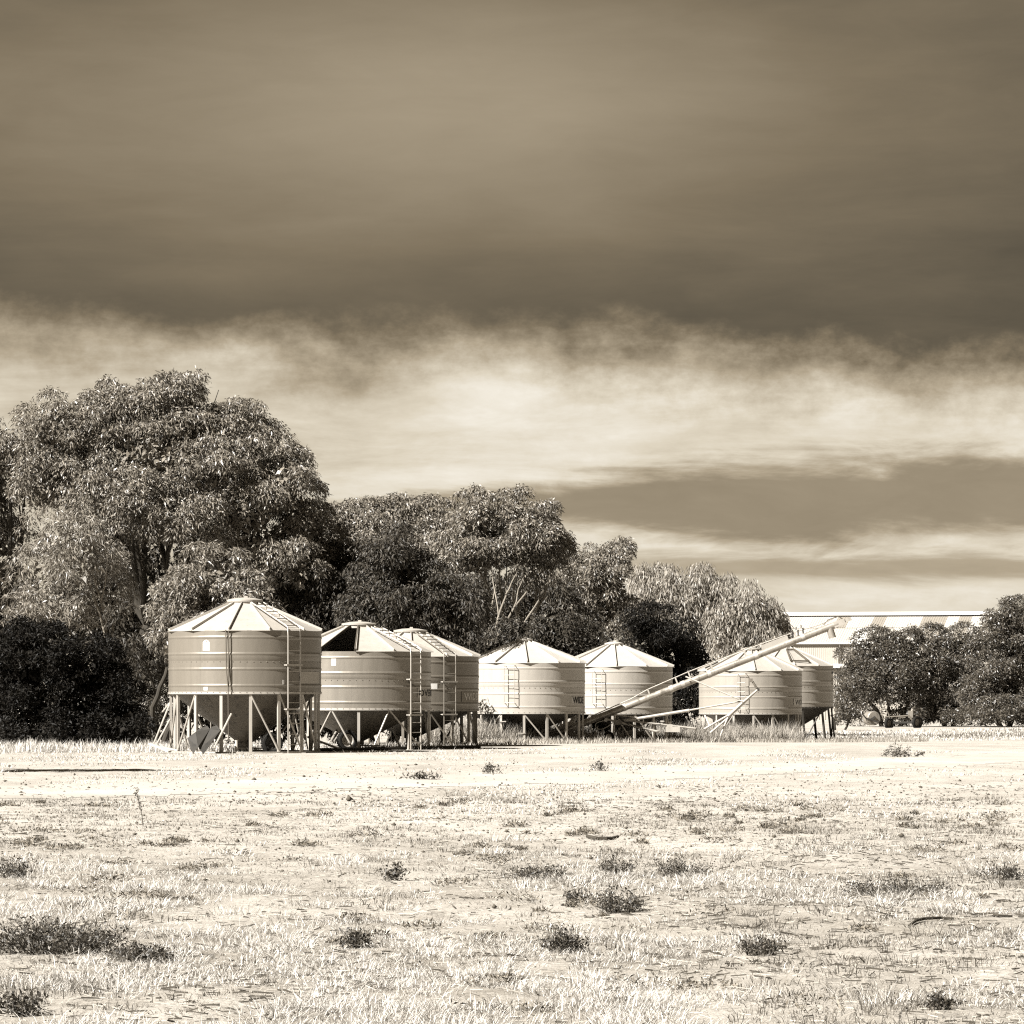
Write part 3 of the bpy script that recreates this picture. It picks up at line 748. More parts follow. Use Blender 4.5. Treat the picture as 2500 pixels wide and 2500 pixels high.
# discharge head
sp = at(0.972)
m = MB(); m.tube([L(sp), L(sp + Vector((0.03, 0, -0.16))), L(sp + Vector((0.10, 0, -0.40)))], [RT * 0.95, RT * 1.05, RT * 1.1], 18); m.build('spout', 'auger_tube', aug, True)
m = MB(); m.bar(L(at(0.985)), L(at(1.022)), 0.24, 0.20); m.bar(L(at(1.02, 0.02)), L(at(1.045, 0.0)), 0.16, 0.12); m.build('head_bearing', 'auger_frame', aug)
m = MB(); m.tube([L(at(0.955, 0.16)), L(at(0.975, 0.27)), L(at(1.01, 0.25)), L(at(1.018, 0.12))], 0.022, 6); m.build('head_guard', 'ladder_dark', aug, True)
# inlet
m = MB(); m.tube([L(at(-0.02)), L(at(0.03))], RT * 0.55, 12)
for k in range(6):
    a = 2 * math.pi * k / 6; o_ = aup * (RT * math.cos(a)) + Vector((0, RT * math.sin(a), 0)); m.bar(L(at(-0.02) + o_), L(at(0.01) + o_), 0.02, 0.02)
m.build('inlet_cage', 'leg_worn', aug)
# lifting arms and wheeled frame: two sides
def fr(name, pts, r, mat='auger_frame'):
    m = MB(); m.tube([L(p) for p in pts], r, 8); return m.build(name, mat, aug, True)
for d in (-0.55, 0.55):
    fr('upper_strut', [az(1470, 815, d * 0.3), az5(600, 1192, d)], 0.030)
fr('lift_tube', [az(620, 1400, -0.3), az(1520, 1255, -0.35)], 0.055)
fr('lift_rod', [az(1500, 1258, -0.35), az5(640, 1215, -0.4)], 0.032)
for d, oy in ((-0.75, 0), (0.75, 45)):
    fr('axle_arm', [az5(190 + oy * 1.6, 1545 + oy, d), az5(470 + oy * 0.4, 1385 + oy * 0.3, d), az5(815, 1085, d * 0.5)], 0.04)
    fr('side_rail', [az5(470, 1395, d), az5(640, 1235, d)], 0.055)
fr('axle', [az5(640, 1235, -0.75), az5(640, 1235, 0.75)], 0.04, 'leg_worn')
fr('arm_brace', [az5(470, 1405, 0.2), az5(380, 1625, 0.2)], 0.03)
fr('hitch_arm', [az5(820, 1080, -0.3), az5(760, 985, -0.3)], 0.04, 'leg_worn')
m = MB(); m.box(tuple(L(az5(740, 970, -0.3))), (0.14, 0.10, 0.13)); m.build('hitch_knob', 'leg_worn', aug)
m = MB(); m.box(tuple(L(az5(822, 1080, -0.3))), (0.12, 0.10, 0.10)); m.build('hitch_plate', 'dark_iron', aug)
for d in (-0.5, 0.5):
    fr('lower_rail', [az(440, 1375, d), az(620, 1420, d), az(1130, 1542, d)], 0.042)
    fr('cross_rail', [az(560, 1315, d), az(840, 1352, d)], 0.026)
fr('rear_rail', [az(750, 1395, 0.3), az(1600, 1495, 0.5)], 0.036)
fr('front_post', [az(545, 1310, -0.5), az(520, 1590, -0.5)], 0.034)
fr('front_brace', [az(620, 1430, -0.5), az(760, 1640, -0.5)], 0.026)
fr('front_brace', [az(920, 1375, -0.2), az(890, 1475, -0.2)], 0.022)
fr('spare_tie', [az(560, 1330, 0), az(610, 1400, 0)], 0.03)
m = MB(); m.box(tuple(L(az(590, 1415, -0.5))), (0.26, 0.2, 0.16)); m.build('pivot_block', 'leg_worn', aug)
m = MB(); m.tube([L(az(425, 1385, -0.55)), L(az(425, 1385, 0.55))], 0.07, 12); m.build('pivot', 'auger_frame', aug, True)
wr = 0.20
for d in (-0.65, 0.65): wheel(aug, L(Vector((P(1486, 0, YA + d).x, YA + d, gz1(5, YA) + wr))), wr, 0.14, (0, -1, 0.0), mat_r='leg_steel')
# hydraulic hoses hanging in loops
def hang(pts, r, mat='auger_frame'):
    fine = []
    pts = [Vector(p) for p in pts]
    for i in range(len(pts) - 1):
        p0 = pts[max(i - 1, 0)]; p1 = pts[i]; p2 = pts[i + 1]; p3 = pts[min(i + 2, len(pts) - 1)]
        for k in range(6):
            t_ = k / 6; fine.append(0.5 * ((2 * p1) + (p2 - p0) * t_ + (2 * p0 - 5 * p1 + 4 * p2 - p3) * t_ ** 2 + (-p0 + 3 * p1 - 3 * p2 + p3) * t_ ** 3))
    fine.append(pts[-1]); m = MB(); m.tube([L(p) for p in fine], r, 6); m.build('hose', mat, aug, True)
hang([az(430, 1385, -0.6), az(310, 1420, -0.7), az(290, 1475, -0.7), az(350, 1505, -0.7), az(440, 1475, -0.7), az(530, 1405, -0.6)], 0.014)
hang([az(320, 1460, -0.7), az(315, 1520, -0.7), az(360, 1550, -0.7), az(400, 1500, -0.7), az(520, 1420, -0.6)], 0.012)
hang([az(560, 1340, -0.6), az(650, 1400, -0.7), az(800, 1450, -0.7), az(900, 1480, -0.7), az(1050, 1455, -0.7), az(1150, 1440, -0.6)], 0.013, 'hose')
hang([az(600, 1350, -0.6), az(720, 1440, -0.7), az(850, 1500, -0.7), az(1000, 1500, -0.6)], 0.013, 'hose')
# small engine lying on the rails
m = MB(); m.box(tuple(L(az(1300, 1505, -0.1))), (0.52, 0.4, 0.2)); m.box(tuple(L(az(1260, 1465, -0.1))), (0.2, 0.3, 0.14))
m.tube([L(az(1265, 1450, -0.1)), L(az(1268, 1405, -0.1))], 0.045, 8); m.tube([L(az(1165, 1440, 0.1)), L(az(1165, 1400, 0.1))], 0.035, 8); m.box(tuple(L(az(1165, 1400, 0.1))), (0.14, 0.12, 0.05))
m.build('engine', 'auger_frame', aug)

# bright ground-level junk seen beneath silo 4
bars_thing('stacked_rails', 'pale steel rails stacked beneath the middle silo, behind its legs', 'steel rails', [
    (P(1363, 1781, 152.5), P(1385, 1765, 152.6)), (P(1385, 1772, 152.4), P(1408, 1750, 152.6)), (P(1392, 1778, 152.4), P(1402, 1750, 152.4))], 'leg_steel', 0.09)

# ------------------------------------------------------------------ old farm implement at right
YI = 253.0
ib = z6p(890, 1078, YI); ib.z = gz1(ib.x, YI)
imp = thing('farm_implement', 'old farm implement with drum, bent frame and small wheels before the bushes', 'implement', ib)
J = lambda x, y, d=0.0: z6p(x, y, YI + d) - ib
def ibar(name, pts, r, mat='leg_worn'):
    m = MB(); m.tube(pts, r, 7); return m.build(name, mat, imp, True)
c = J(735, 1010); m = MB(); m.lathe([(0, -0.35), (0.40, -0.35), (0.435, -0.32), (0.435, 0.32), (0.40, 0.35), (0, 0.35)], 36)
me = m.build('drum', 'auger_tube', mesh_only=True, smooth=True); me.transform(Matrix.Translation(c) @ Matrix.Rotation(R_(20), 4, 'Z') @ Matrix.Rotation(R_(90), 4, 'X')); finish(bpy.data.objects.new('drum', me), imp)
m = MB(); c2 = c + Vector((-0.13, -0.37, 0)); m.bar(c2 + Vector((-0.1, 0, -0.16)), c2 + Vector((0.32, 0, 0.10)), 0.10, 0.12); m.build('drum_hub', 'dark_iron', imp)
ibar('drawbar', [J(665, 980, -0.5), J(690, 1010, -0.5), J(790, 1040, -0.5)], 0.05, 'dark_iron')
ibar('drawbar_chain', [J(675, 985, -0.6), J(700, 1040, -0.6), J(770, 1062, -0.6)], 0.02, 'dark_iron')
ibar('hoop', [J(805, 945, -0.4), J(845, 935, -0.4), J(870, 980, -0.4), J(875, 1010, -0.4)], 0.045)
ibar('hoop_leg', [J(805, 945, -0.4), J(830, 1030, -0.4)], 0.035)
ibar('top_rail', [J(840, 1000, -0.4), J(1030, 990, -0.4)], 0.045)
ibar('side_rail', [J(1020, 985, -0.4), J(1060, 1030, -0.4), J(1090, 1070, -0.4)], 0.06)
ibar('base_rail', [J(780, 1045, 0.2), J(1100, 1040, 0.2)], 0.06, 'dark_iron')
ibar('base_rail', [J(900, 1050, -0.4), J(1060, 1045, -0.4)], 0.05, 'dark_iron')
ibar('back_post', [J(935, 960, 0.6), J(945, 1000, 0.6), J(1000, 1005, 0.6)], 0.04)
m = MB(); m.box(tuple(J(1040, 978, 0.2)), (0.26, 0.4, 0.42)); m.tube([J(1052, 955, 0.2), J(1056, 935, 0.2)], 0.08, 8); m.build('tank', 'auger_tube', imp)
for x in (905, 950, 1000): 
    m = MB(); m.bar(J(x, 1035, 0), J(x + 12, 1075, 0), 0.06, 0.1); m.build('tine', 'dark_iron', imp)
for x, d, rr in ((863, -0.6, 0.31), (1085, -0.6, 0.36), (880, 0.7, 0.31), (1100, 0.7, 0.36)):
    wheel(imp, Vector((J(x, 0, d).x, d, rr - 0.03)), rr, 0.2, (0.75, -0.65, 0), mat_r='leg_worn')

# ------------------------------------------------------------------ shed
YS = 330.0; TH = R_(-11.5)
e0 = P(1926, 1568, YS); so = Vector((e0.x, e0.y, gz1(e0.x, e0.y)))
shed = thing('machinery_shed', 'long corrugated iron shed with patched pale roof behind the trees', 'shed', so, TH)
ze = e0.z - so.z; run = 9.0; zr = P(0, 1503, YS + run).z - so.z
Lh = -8.0; Rh = 24.0
NSH = int(Rh - Lh)
def sheet_mesh(w, a, b, n=5):
    """ribbed sheet of width w from a=(y,z) to b=(y,z)"""
    m = MB(); xs_ = []
    for i in range(n):
        u = w * i / n; xs_ += [(u, 0.0), (u + w / n * 0.55, 0.0), (u + w / n * 0.65, 0.016), (u + w / n * 0.9, 0.016)]
    xs_.append((w - 0.004, 0.0)); vs = []
    d = Vector((0, b[0] - a[0], b[1] - a[1])).normalized(); nn = Vector((1, 0, 0)).cross(d)
    for x, h in xs_:
        for q in (a, b): vs.append((x, q[0] + nn.y * h, q[1] + nn.z * h))
    m.add(vs, [(2 * i, 2 * i + 2, 2 * i + 3, 2 * i + 1) for i in range(len(xs_) - 1)]); return m
tones = ['shed_roof', 'shed_roof_b']
mid = (run * 0.52, ze + (zr - ze) * 0.52)
meshes = {}
def shed_sheet(kind, mat, x):
    key = (kind, mat)
    if key not in meshes:
        if kind == 'up': mm = sheet_mesh(1.0, (mid[0] - 0.1, mid[1] + 0.012), (run, zr + 0.0))
        elif kind == 'lo': mm = sheet_mesh(1.0, (-0.12, ze - 0.12 * (zr - ze) / run), mid)
        elif kind == 'back': mm = sheet_mesh(1.0, (run, zr), (2 * run + 0.25, ze))
        else: mm = sheet_mesh(1.0, (0.0, -0.1), (0.0, ze - 0.03), 6)
        meshes[key] = mm.build('wall_sheet' if kind == 'wall' else 'roof_sheet', mat, mesh_only=True)
    o = bpy.data.objects.new('wall_sheet' if kind == 'wall' else 'roof_sheet', meshes[key]); o.location = (x, 0, 0); return finish(o, shed)
# positions along the eave in metres -> sheet tone, read off the photograph
def xs_of(px6): return (1900 + px6 * 600 / 1932 - 1926) * YS / F
dull_up = [xs_of(v) + 1.0 for v in (290, 625)] ; dull_all = [xs_of(v) for v in (1080, 1130, 1180, 1420, 1580)]
bright_mid = [xs_of(600)]; dull_lo = [xs_of(540)]
for i in range(NSH):
    x = Lh + i; c = x + 0.5
    up = tones[i % 2] if random.random() < 0.8 else 'shed_roof'; lo = up if random.random() < 0.75 else tones[(i + 1) % 2]
    if any(abs(c - v) < 0.5 for v in dull_up): up = 'shed_dull'
    if any(abs(c - v) < 0.55 for v in dull_all): up = lo = 'shed_dull'
    if any(abs(c - v - 0.6) < 0.5 for v in bright_mid): lo = 'shed_bright'
    shed_sheet('up', up, x); shed_sheet('lo', lo, x); shed_sheet('back', 'shed_roof', x); shed_sheet('wall', 'shed_wall', x)
m = MB(); m.bar((Lh - 0.1, run - 0.32, zr + 0.02), (Rh + 0.1, run - 0.32, zr + 0.02), 0.6, 0.05); m.bar((Lh - 0.1, run + 0.32, zr + 0.02), (Rh + 0.1, run + 0.32, zr + 0.02), 0.6, 0.05)
m.tube([(Lh - 0.1, run, zr + 0.12), (Rh + 0.1, run, zr + 0.12)], 0.16, 10); m.build('ridge_cap', 'shed_bright', shed)
m = MB(); m.bar((Lh, -0.20, ze - 0.08), (Rh, -0.20, ze - 0.08), 0.14, 0.14); m.build('gutter', 'shed_bright', shed)
m = MB(); m.add([(Lh, 0, -0.1), (Lh, 2 * run, -0.1), (Lh, 2 * run, ze - 0.05), (Lh, run, zr - 0.05), (Lh, 0, ze - 0.05)], [(0, 1, 2, 3, 4)])
m.add([(Rh, 0, -0.1), (Rh, 2 * run, -0.1), (Rh, 2 * run, ze - 0.05), (Rh, run, zr - 0.05), (Rh, 0, ze - 0.05)], [(4, 3, 2, 1, 0)]); m.add([(Lh, 2 * run, -0.1), (Rh, 2 * run, -0.1), (Rh, 2 * run, ze - 0.05), (Lh, 2 * run, ze - 0.05)], [(0, 1, 2, 3)])
m.build('end_wall', 'shed_wall', shed)
xd = xs_of(280); w_ = 3.6
m = MB(); m.box((xd + 0.3, -0.10, 2.0), (w_, 0.06, 4.2)); dr = m.build('door', 'shed_wall', shed)
m = MB()
for i in range(14): m.box((xd + 0.3 - w_ / 2 + 0.13 + i * 0.257, -0.15, 2.0), (0.05, 0.05, 4.1))
m.build('door_rib', 'shed_wall', dr)
m = MB(); m.box((xd + 0.1, -0.28, 4.35), (w_ + 1.6, 0.42, 0.32)); m.build('door_track_hood', 'shed_bright', shed)
m = MB(); m.box((xd + 0.3 + w_ / 2 + 0.08, -0.16, 2.1), (0.16, 0.18, 4.3)); m.build('door_post', 'shed_dark_trim', shed)
m = MB(); m.tube([(xs_of(490), -0.22, ze - 0.2), (xs_of(480), -0.2, 3.6), (xs_of(455), -0.2, 0.2)], 0.09, 6); m.build('downpipe', 'shed_dark_trim', shed, True)

# ------------------------------------------------------------------ trees
def unit(a): return a / np.maximum(np.linalg.norm(a, axis=-1, keepdims=True), 1e-9)
def leaf_arrays(p, d, Ln, Wd):
    n = len(p); side = unit(np.cross(d, RNG.normal(size=(n, 3)))); Ln = Ln[:, None]; Wd = Wd[:, None]
    v = np.empty((n, 4, 3)); mid_ = p + d * Ln * 0.45
    v[:, 0] = p; v[:, 1] = mid_ + side * Wd * 0.5; v[:, 2] = p + d * Ln; v[:, 3] = mid_ - side * Wd * 0.5
    v[:, 2, 2] -= (Ln * 0.12)[:, 0]
    return v.reshape(-1, 3)
def quads(n): return np.arange(n * 4, dtype=np.int32).reshape(-1, 4)

def crown_leaves(lobes, clump=0.6, per=380, leaf=(0.165, 0.043), droop=0.7, spread=0.55, density=1.0, back=0.5, flat=0.85, core=1.0):
    """leaves of clumps that cover the lobes; lobes: (centre, rx, ry, rz) in metres"""
    Pp = []; Dd = []
    for c, rx, ry, rz in lobes:
        area = 4 * math.pi * ((rx * ry) ** 1.6 / 3 + (rx * rz) ** 1.6 / 3 + (ry * rz) ** 1.6 / 3) ** (1 / 1.6)
        nc = max(8, int(area / (math.pi * clump * clump) * 2.3 * density))
        q = unit(RNG.normal(size=(nc, 3)))
        keep = (q[:, 2] > -0.45) | (RNG.random(nc) < 0.2); keep &= (q[:, 1] < 0.25) | (RNG.random(nc) < back)
        q = q[keep]
        rad = np.where(RNG.random(len(q)) < 0.85, RNG.uniform(0.84, 1.04, len(q)), RNG.uniform(0.5, 0.84, len(q)))[:, None]
        cc = np.array(c) + q * np.array([rx, ry, rz]) * rad
        out = unit(q / np.array([rx, ry, rz]))
        rc = clump * RNG.uniform(0.6, 1.25, len(q))
        kk = np.maximum(20, (per * 0.82 * (rc / clump) ** 2 * RNG.uniform(0.7, 1.2, len(q)))).astype(int)
        idx = np.repeat(np.arange(len(q)), kk); n = len(idx)
        w = unit(RNG.normal(size=(n, 3)) + 0.75 * out[idx] + np.array([0, 0, 0.55]))
        pos = cc[idx] + w * (rc[idx] * RNG.uniform(0.35, 1.0, n) ** 0.6)[:, None] * np.array([1, 1, flat])
        dr_ = unit(w * np.array([1, 1, 0.35]) * 0.6 + np.array([0, 0, -1.0]) * droop + RNG.normal(size=(n, 3)) * spread)
        Pp.append(pos); Dd.append(dr_)
    p = np.concatenate(Pp); d = np.concatenate(Dd); n = len(p)
    Ln = leaf[0] * RNG.uniform(0.6, 1.3, n); Wd = leaf[1] * RNG.uniform(0.6, 1.3, n)
    # the dense inside of every lobe
    Cp = []
    for c, rx, ry, rz in lobes:
        nc = int(330 * core * (rx * rz + rx * ry) / 2)
        if nc < 1: continue
        q = unit(RNG.normal(size=(nc, 3))) * (RNG.random(nc) ** 0.45)[:, None] * 0.70
        Cp.append(np.array(c) + q * np.array([rx, ry, rz]))
    if Cp:
        cp = np.concatenate(Cp); m_ = len(cp)
        p = np.concatenate([p, cp]); d = np.concatenate([d, unit(RNG.normal(size=(m_, 3)) + np.array([0, 0, -0.6]))])
        Ln = np.concatenate([Ln, RNG.uniform(0.2, 0.34, m_)]); Wd = np.concatenate([Wd, RNG.uniform(0.10, 0.17, m_)])
    return p, d, Ln, Wd

def limb(m, a, b, r0, r1, bend=0.25, n=6, sides=6, rs=None):
    rs = rs or random
    a = Vector(a); b = Vector(b); ln = (b - a).length; off = Vector((rs.uniform(-1, 1), rs.uniform(-1, 1), rs.uniform(-0.3, 0.8))) * (ln * bend * 0.4)
    pts = []; rr = []
    for i in range(n + 1):
        u = i / n; p = a.lerp(b, u) + off * math.sin(math.pi * u) + Vector((rs.uniform(-1, 1), rs.uniform(-1, 1), rs.uniform(-1, 1))) * (ln * 0.018)
        if i == 0: p = a
        pts.append(p); rr.append(r0 + (r1 - r0) * u)
    m.tube(pts, rr, sides); return pts

NTREE = 0
def tree(name, label, Y, base_d, lobes_d, leafmat, bark='bark_dark', trunk_r=0.28, fork=0.35, trunks=1, thick=0.9, group=None, cat='tree', fork_pt=None, limbs=True, extra=None, **kw):
    """lobes_d in 1932 px coordinates: (x, y, rx, ry[, dy metres])"""
    s = K * Y / F
    bx = Pd(base_d, 1400, Y).x; base = Vector((bx, Y, gz1(bx, Y) - 0.05))
    o = thing(name, label, cat, base, group=group)
    lob = []
    for l in lobes_d:
        c = Pd(l[0], l[1], Y + (l[4] if len(l) > 4 else random.uniform(-1.2, 1.2))) - base
        rx = l[2] * s; rz = l[3] * s; lob.append((tuple(c), rx, (rx + rz) / 2 * thick, rz))
    p, d, Ln, Wd = crown_leaves(lob, **kw)
    ok = p[:, 2] > 0.06
    p, d, Ln, Wd = p[ok], d[ok], Ln[ok], Wd[ok]
    v = leaf_arrays(p, d, Ln, Wd); n = len(p)
    me = np_mesh('crown', v, quads(n), leafmat, 4, False, np.clip(RNG.normal(0.5, 0.22, n), 0, 1))
    finish(bpy.data.objects.new('crown', me), o, kind='stuff')
    if limbs:
        top = max(l[0][2] + l[3] for l in lob); cx = sum(l[0][0] for l in lob) / len(lob)
        fz = top * fork
        ms = MB(); forks = []
        for k in range(trunks):
            bxk = (k - (trunks - 1) / 2) * 0.55
            if fork_pt: fp = Pd(fork_pt[0] + k * 26, fork_pt[1], Y) - base
            else: fp = Vector((cx * 0.35 + bxk * 2.2, random.uniform(-0.5, 0.5), fz * random.uniform(0.85, 1.1)))
            limb(ms, (bxk, random.uniform(-0.2, 0.2), 0), fp, trunk_r, trunk_r * 0.62, 0.25, 7, 9); forks.append(fp)
        ms.build('trunk', bark, o, True)
        for (c, rx, ry, rz) in lob:
            c = Vector(c); fp = min(forks, key=lambda f: (f - c).length)
            mb = MB(); pts = limb(mb, fp - Vector((0, 0, 0.05)), c + Vector((0, 0, rz * 0.1)), trunk_r * 0.42, trunk_r * 0.12, 0.3, 6, 6)
            for _ in range(3):
                q = pts[random.choice((3, 4, 5))]; e = c + Vector((random.uniform(-rx, rx), random.uniform(-ry, ry) * 0.8, random.uniform(-0.2, 0.8) * rz))
                limb(mb, q, e, trunk_r * 0.16, trunk_r * 0.05, 0.3, 4, 5)
            mb.build('limb', bark, o, True)
    return o

def bare_limbs(o, polys, Y, mat):
    """bare boughs on the near side of a crown, each its own part"""
    base = Vector(o.location)
    for k, (pl, r0) in enumerate(polys):
        m = MB(); pts = []
        for i in range(len(pl) - 1):
            for u in (0.0, 0.33, 0.66): pts.append(tuple(np.array(pl[i]) * (1 - u) + np.array(pl[i + 1]) * u))
        pts.append(pl[-1]); n_ = len(pts)
        m.tube([P(760 + x * 0.621, 1160 + y * 0.621, Y + 0.25 * math.sin(k * 2.1) + 3.6 * (i / n_) ** 1.3) - base + Vector((random.uniform(-.03, .03), 0, 0)) for i, (x, y) in enumerate(pts)], [r0 * 0.62 * (1 - 0.75 * i / n_) for i in range(n_)], 7)
        m.build('limb', mat, o, True)
# big spreading gum, left
tree('gum_tree', 'tallest broad gum tree rising behind the tall-legged silo on the left', 150, 275, [
    (255, 775, 78, 62), (345, 780, 66, 62), (180, 812, 72, 58), (115, 818, 68, 66), (425, 835, 78, 62), (490, 868, 68, 60), (540, 915, 52, 62), (565, 975, 48, 60),
    (170, 890, 90, 62), (290, 870, 98, 75, -1.4), (395, 915, 88, 75, -1.2), (95, 925, 70, 58), (235, 955, 95, 62, -1.8), (335, 985, 85, 60, -1.8), (460, 965, 76, 68, -1.0), (515, 1030, 72, 66),
    (590, 1000, 36, 52), (420, 1040, 74, 44), (560, 1065, 44, 60), (300, 810, 70, 50, 1.0), (452, 812, 52, 42), (240, 1060, 40, 50, 0.5)],
    'leaf_gum', trunk_r=0.27, fork=0.30, trunks=2, clump=0.62, per=440, leaf=(0.165, 0.043), droop=0.75, density=0.88)
tree('gum_tree', 'gum tree cut by the left picture edge, level with the tall gum', 152, 10, [
    (5, 840, 46, 48), (48, 860, 48, 56), (-25, 920, 60, 80), (10, 1010, 52, 52), (-15, 1090, 60, 60), (-60, 860, 60, 60), (-80, 1000, 70, 90)],
    'leaf_gum', trunk_r=0.3, clump=0.6, per=380, leaf=(0.165, 0.043), droop=0.75, density=0.8)
tree('gum_tree', 'pale wispy gum tree with thin stems, above the dark bush at far left', 146, 150, [
    (110, 1015, 70, 46), (165, 1060, 58, 62), (70, 1085, 52, 62), (125, 1135, 72, 52), (195, 1120, 44, 60), (60, 1165, 60, 40)],
    'leaf_gum_pale', bark='bark_pale', trunk_r=0.14, fork=0.35, trunks=3, clump=0.5, per=150, leaf=(0.21, 0.038), droop=0.7, density=0.85, core=0.25)
tree('gum_tree', 'rounded bushy gum tree directly behind the roof of the tall-legged silo', 139, 292, [
    (405, 1105, 86, 62), (355, 1150, 52, 50), (465, 1150, 52, 52), (430, 1180, 80, 50), (340, 1210, 40, 40), (500, 1180, 30, 30)],
    'leaf_gum_pale', bark='bark_dark', trunk_r=0.11, trunks=2, fork_pt=(318, 1260), clump=0.52, per=280, leaf=(0.20, 0.045), droop=0.6, density=0.9)
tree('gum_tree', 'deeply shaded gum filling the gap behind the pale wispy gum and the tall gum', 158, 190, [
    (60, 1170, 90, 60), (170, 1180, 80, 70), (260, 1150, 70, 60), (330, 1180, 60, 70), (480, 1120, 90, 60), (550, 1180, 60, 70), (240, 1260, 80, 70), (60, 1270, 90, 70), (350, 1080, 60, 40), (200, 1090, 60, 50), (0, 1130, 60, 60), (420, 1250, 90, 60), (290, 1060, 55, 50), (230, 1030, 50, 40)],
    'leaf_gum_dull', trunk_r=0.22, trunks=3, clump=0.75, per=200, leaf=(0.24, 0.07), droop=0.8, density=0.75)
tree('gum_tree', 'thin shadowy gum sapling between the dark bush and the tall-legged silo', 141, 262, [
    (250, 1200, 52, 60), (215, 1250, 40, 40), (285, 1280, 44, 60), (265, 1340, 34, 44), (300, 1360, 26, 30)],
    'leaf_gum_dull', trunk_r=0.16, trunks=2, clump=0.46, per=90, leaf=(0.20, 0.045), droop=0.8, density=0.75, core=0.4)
tree('dark_bush', 'dull undergrowth close behind the legs of the tall-legged silo', 143, 430, [
    (320, 1370, 50, 40), (400, 1360, 60, 44), (480, 1365, 60, 44), (550, 1355, 60, 50), (440, 1320, 70, 40), (360, 1320, 50, 40)],
    'leaf_gum_dull', trunk_r=0.10, trunks=2, clump=0.5, per=150, leaf=(0.18, 0.05), droop=0.4, density=0.7, cat='bush')
tree('dark_bush', 'dull undergrowth behind the legs of the second and third silos', 145, 720, [
    (620, 1350, 50, 50), (690, 1350, 60, 50), (770, 1350, 60, 50), (730, 1300, 70, 40), (650, 1290, 50, 44), (790, 1290, 40, 44)],
    'leaf_gum_dull', trunk_r=0.10, trunks=2, clump=0.5, per=150, leaf=(0.18, 0.05), droop=0.4, density=0.7, cat='bush')
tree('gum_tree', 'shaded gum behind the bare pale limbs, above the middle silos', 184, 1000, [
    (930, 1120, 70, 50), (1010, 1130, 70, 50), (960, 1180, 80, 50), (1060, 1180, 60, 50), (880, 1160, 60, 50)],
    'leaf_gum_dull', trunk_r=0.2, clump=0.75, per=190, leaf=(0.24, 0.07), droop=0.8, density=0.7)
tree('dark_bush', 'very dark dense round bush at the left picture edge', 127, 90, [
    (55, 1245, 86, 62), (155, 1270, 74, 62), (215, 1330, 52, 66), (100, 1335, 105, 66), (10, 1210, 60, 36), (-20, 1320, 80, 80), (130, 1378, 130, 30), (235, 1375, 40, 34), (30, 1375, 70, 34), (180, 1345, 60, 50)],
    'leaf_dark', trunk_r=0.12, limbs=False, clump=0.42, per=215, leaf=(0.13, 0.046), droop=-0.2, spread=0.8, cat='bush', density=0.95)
# darker gums in the middle
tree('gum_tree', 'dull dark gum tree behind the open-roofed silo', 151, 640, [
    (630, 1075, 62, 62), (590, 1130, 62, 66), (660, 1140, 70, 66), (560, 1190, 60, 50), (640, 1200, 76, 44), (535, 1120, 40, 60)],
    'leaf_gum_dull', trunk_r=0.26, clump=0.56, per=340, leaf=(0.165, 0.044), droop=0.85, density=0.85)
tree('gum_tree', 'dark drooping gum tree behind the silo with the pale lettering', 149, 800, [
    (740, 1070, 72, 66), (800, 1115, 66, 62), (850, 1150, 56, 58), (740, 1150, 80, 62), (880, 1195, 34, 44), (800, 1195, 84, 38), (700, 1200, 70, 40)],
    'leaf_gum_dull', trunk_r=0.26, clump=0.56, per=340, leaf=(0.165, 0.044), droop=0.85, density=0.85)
tree('gum_tree', 'sunlit flat-topped gum tree between the tall gum and the pale-trunked gum', 170, 740, [
    (690, 992, 56, 40), (755, 975, 56, 34), (645, 1005, 36, 44), (815, 985, 48, 38), (720, 1030, 80, 44), (800, 1030, 60, 44), (860, 1050, 52, 48, -2.0), (850, 1000, 40, 40), (660, 1050, 50, 40)],
    'leaf_gum', trunk_r=0.26, clump=0.62, per=400, leaf=(0.175, 0.046), droop=0.75, density=0.85)
pale_gum = tree('gum_tree', 'gum tree with pale bare fanning limbs above the middle silo', 166, 948, [
    (905, 972, 52, 38), (970, 978, 66, 42), (1025, 1000, 38, 46), (930, 1020, 74, 44), (990, 1030, 62, 44), (890, 1055, 44, 40), (1035, 1045, 36, 44), (945, 1050, 44, 28), (870, 1020, 40, 40), (1015, 1085, 40, 36)],
    'leaf_gum', bark='bark_pale', trunk_r=0.13, trunks=4, fork_pt=(925, 1165), clump=0.6, per=400, leaf=(0.17, 0.046), droop=0.75, density=0.9)
bare_limbs(pale_gum, [
    ([(700, 720), (712, 650), (735, 560), (765, 470), (770, 350)], 0.11), ([(712, 700), (750, 610), (800, 520), (850, 450), (905, 410)], 0.10), ([(730, 720), (790, 650), (850, 560), (925, 450)], 0.13),
    ([(690, 690), (700, 600), (715, 480), (745, 330)], 0.07), ([(765, 470), (800, 400), (830, 340)], 0.06), ([(800, 520), (815, 450), (850, 370)], 0.05), ([(735, 560), (720, 440), (700, 350)], 0.05), ([(850, 620), (920, 590), (985, 535)], 0.05)], 162.6, 'bark_pale')
tree('gum_tree', 'narrow upright gum tree at the right end of the gums', 193, 1130, [
    (1145, 1058, 38, 38), (1112, 1100, 44, 44), (1152, 1110, 36, 50), (1090, 1150, 42, 40), (1150, 1165, 42, 44), (1065, 1110, 34, 50), (1190, 1190, 34, 40), (1110, 1190, 50, 40)],
    'leaf_gum', trunk_r=0.2, clump=0.6, per=380, leaf=(0.18, 0.048), droop=0.75, density=0.85)
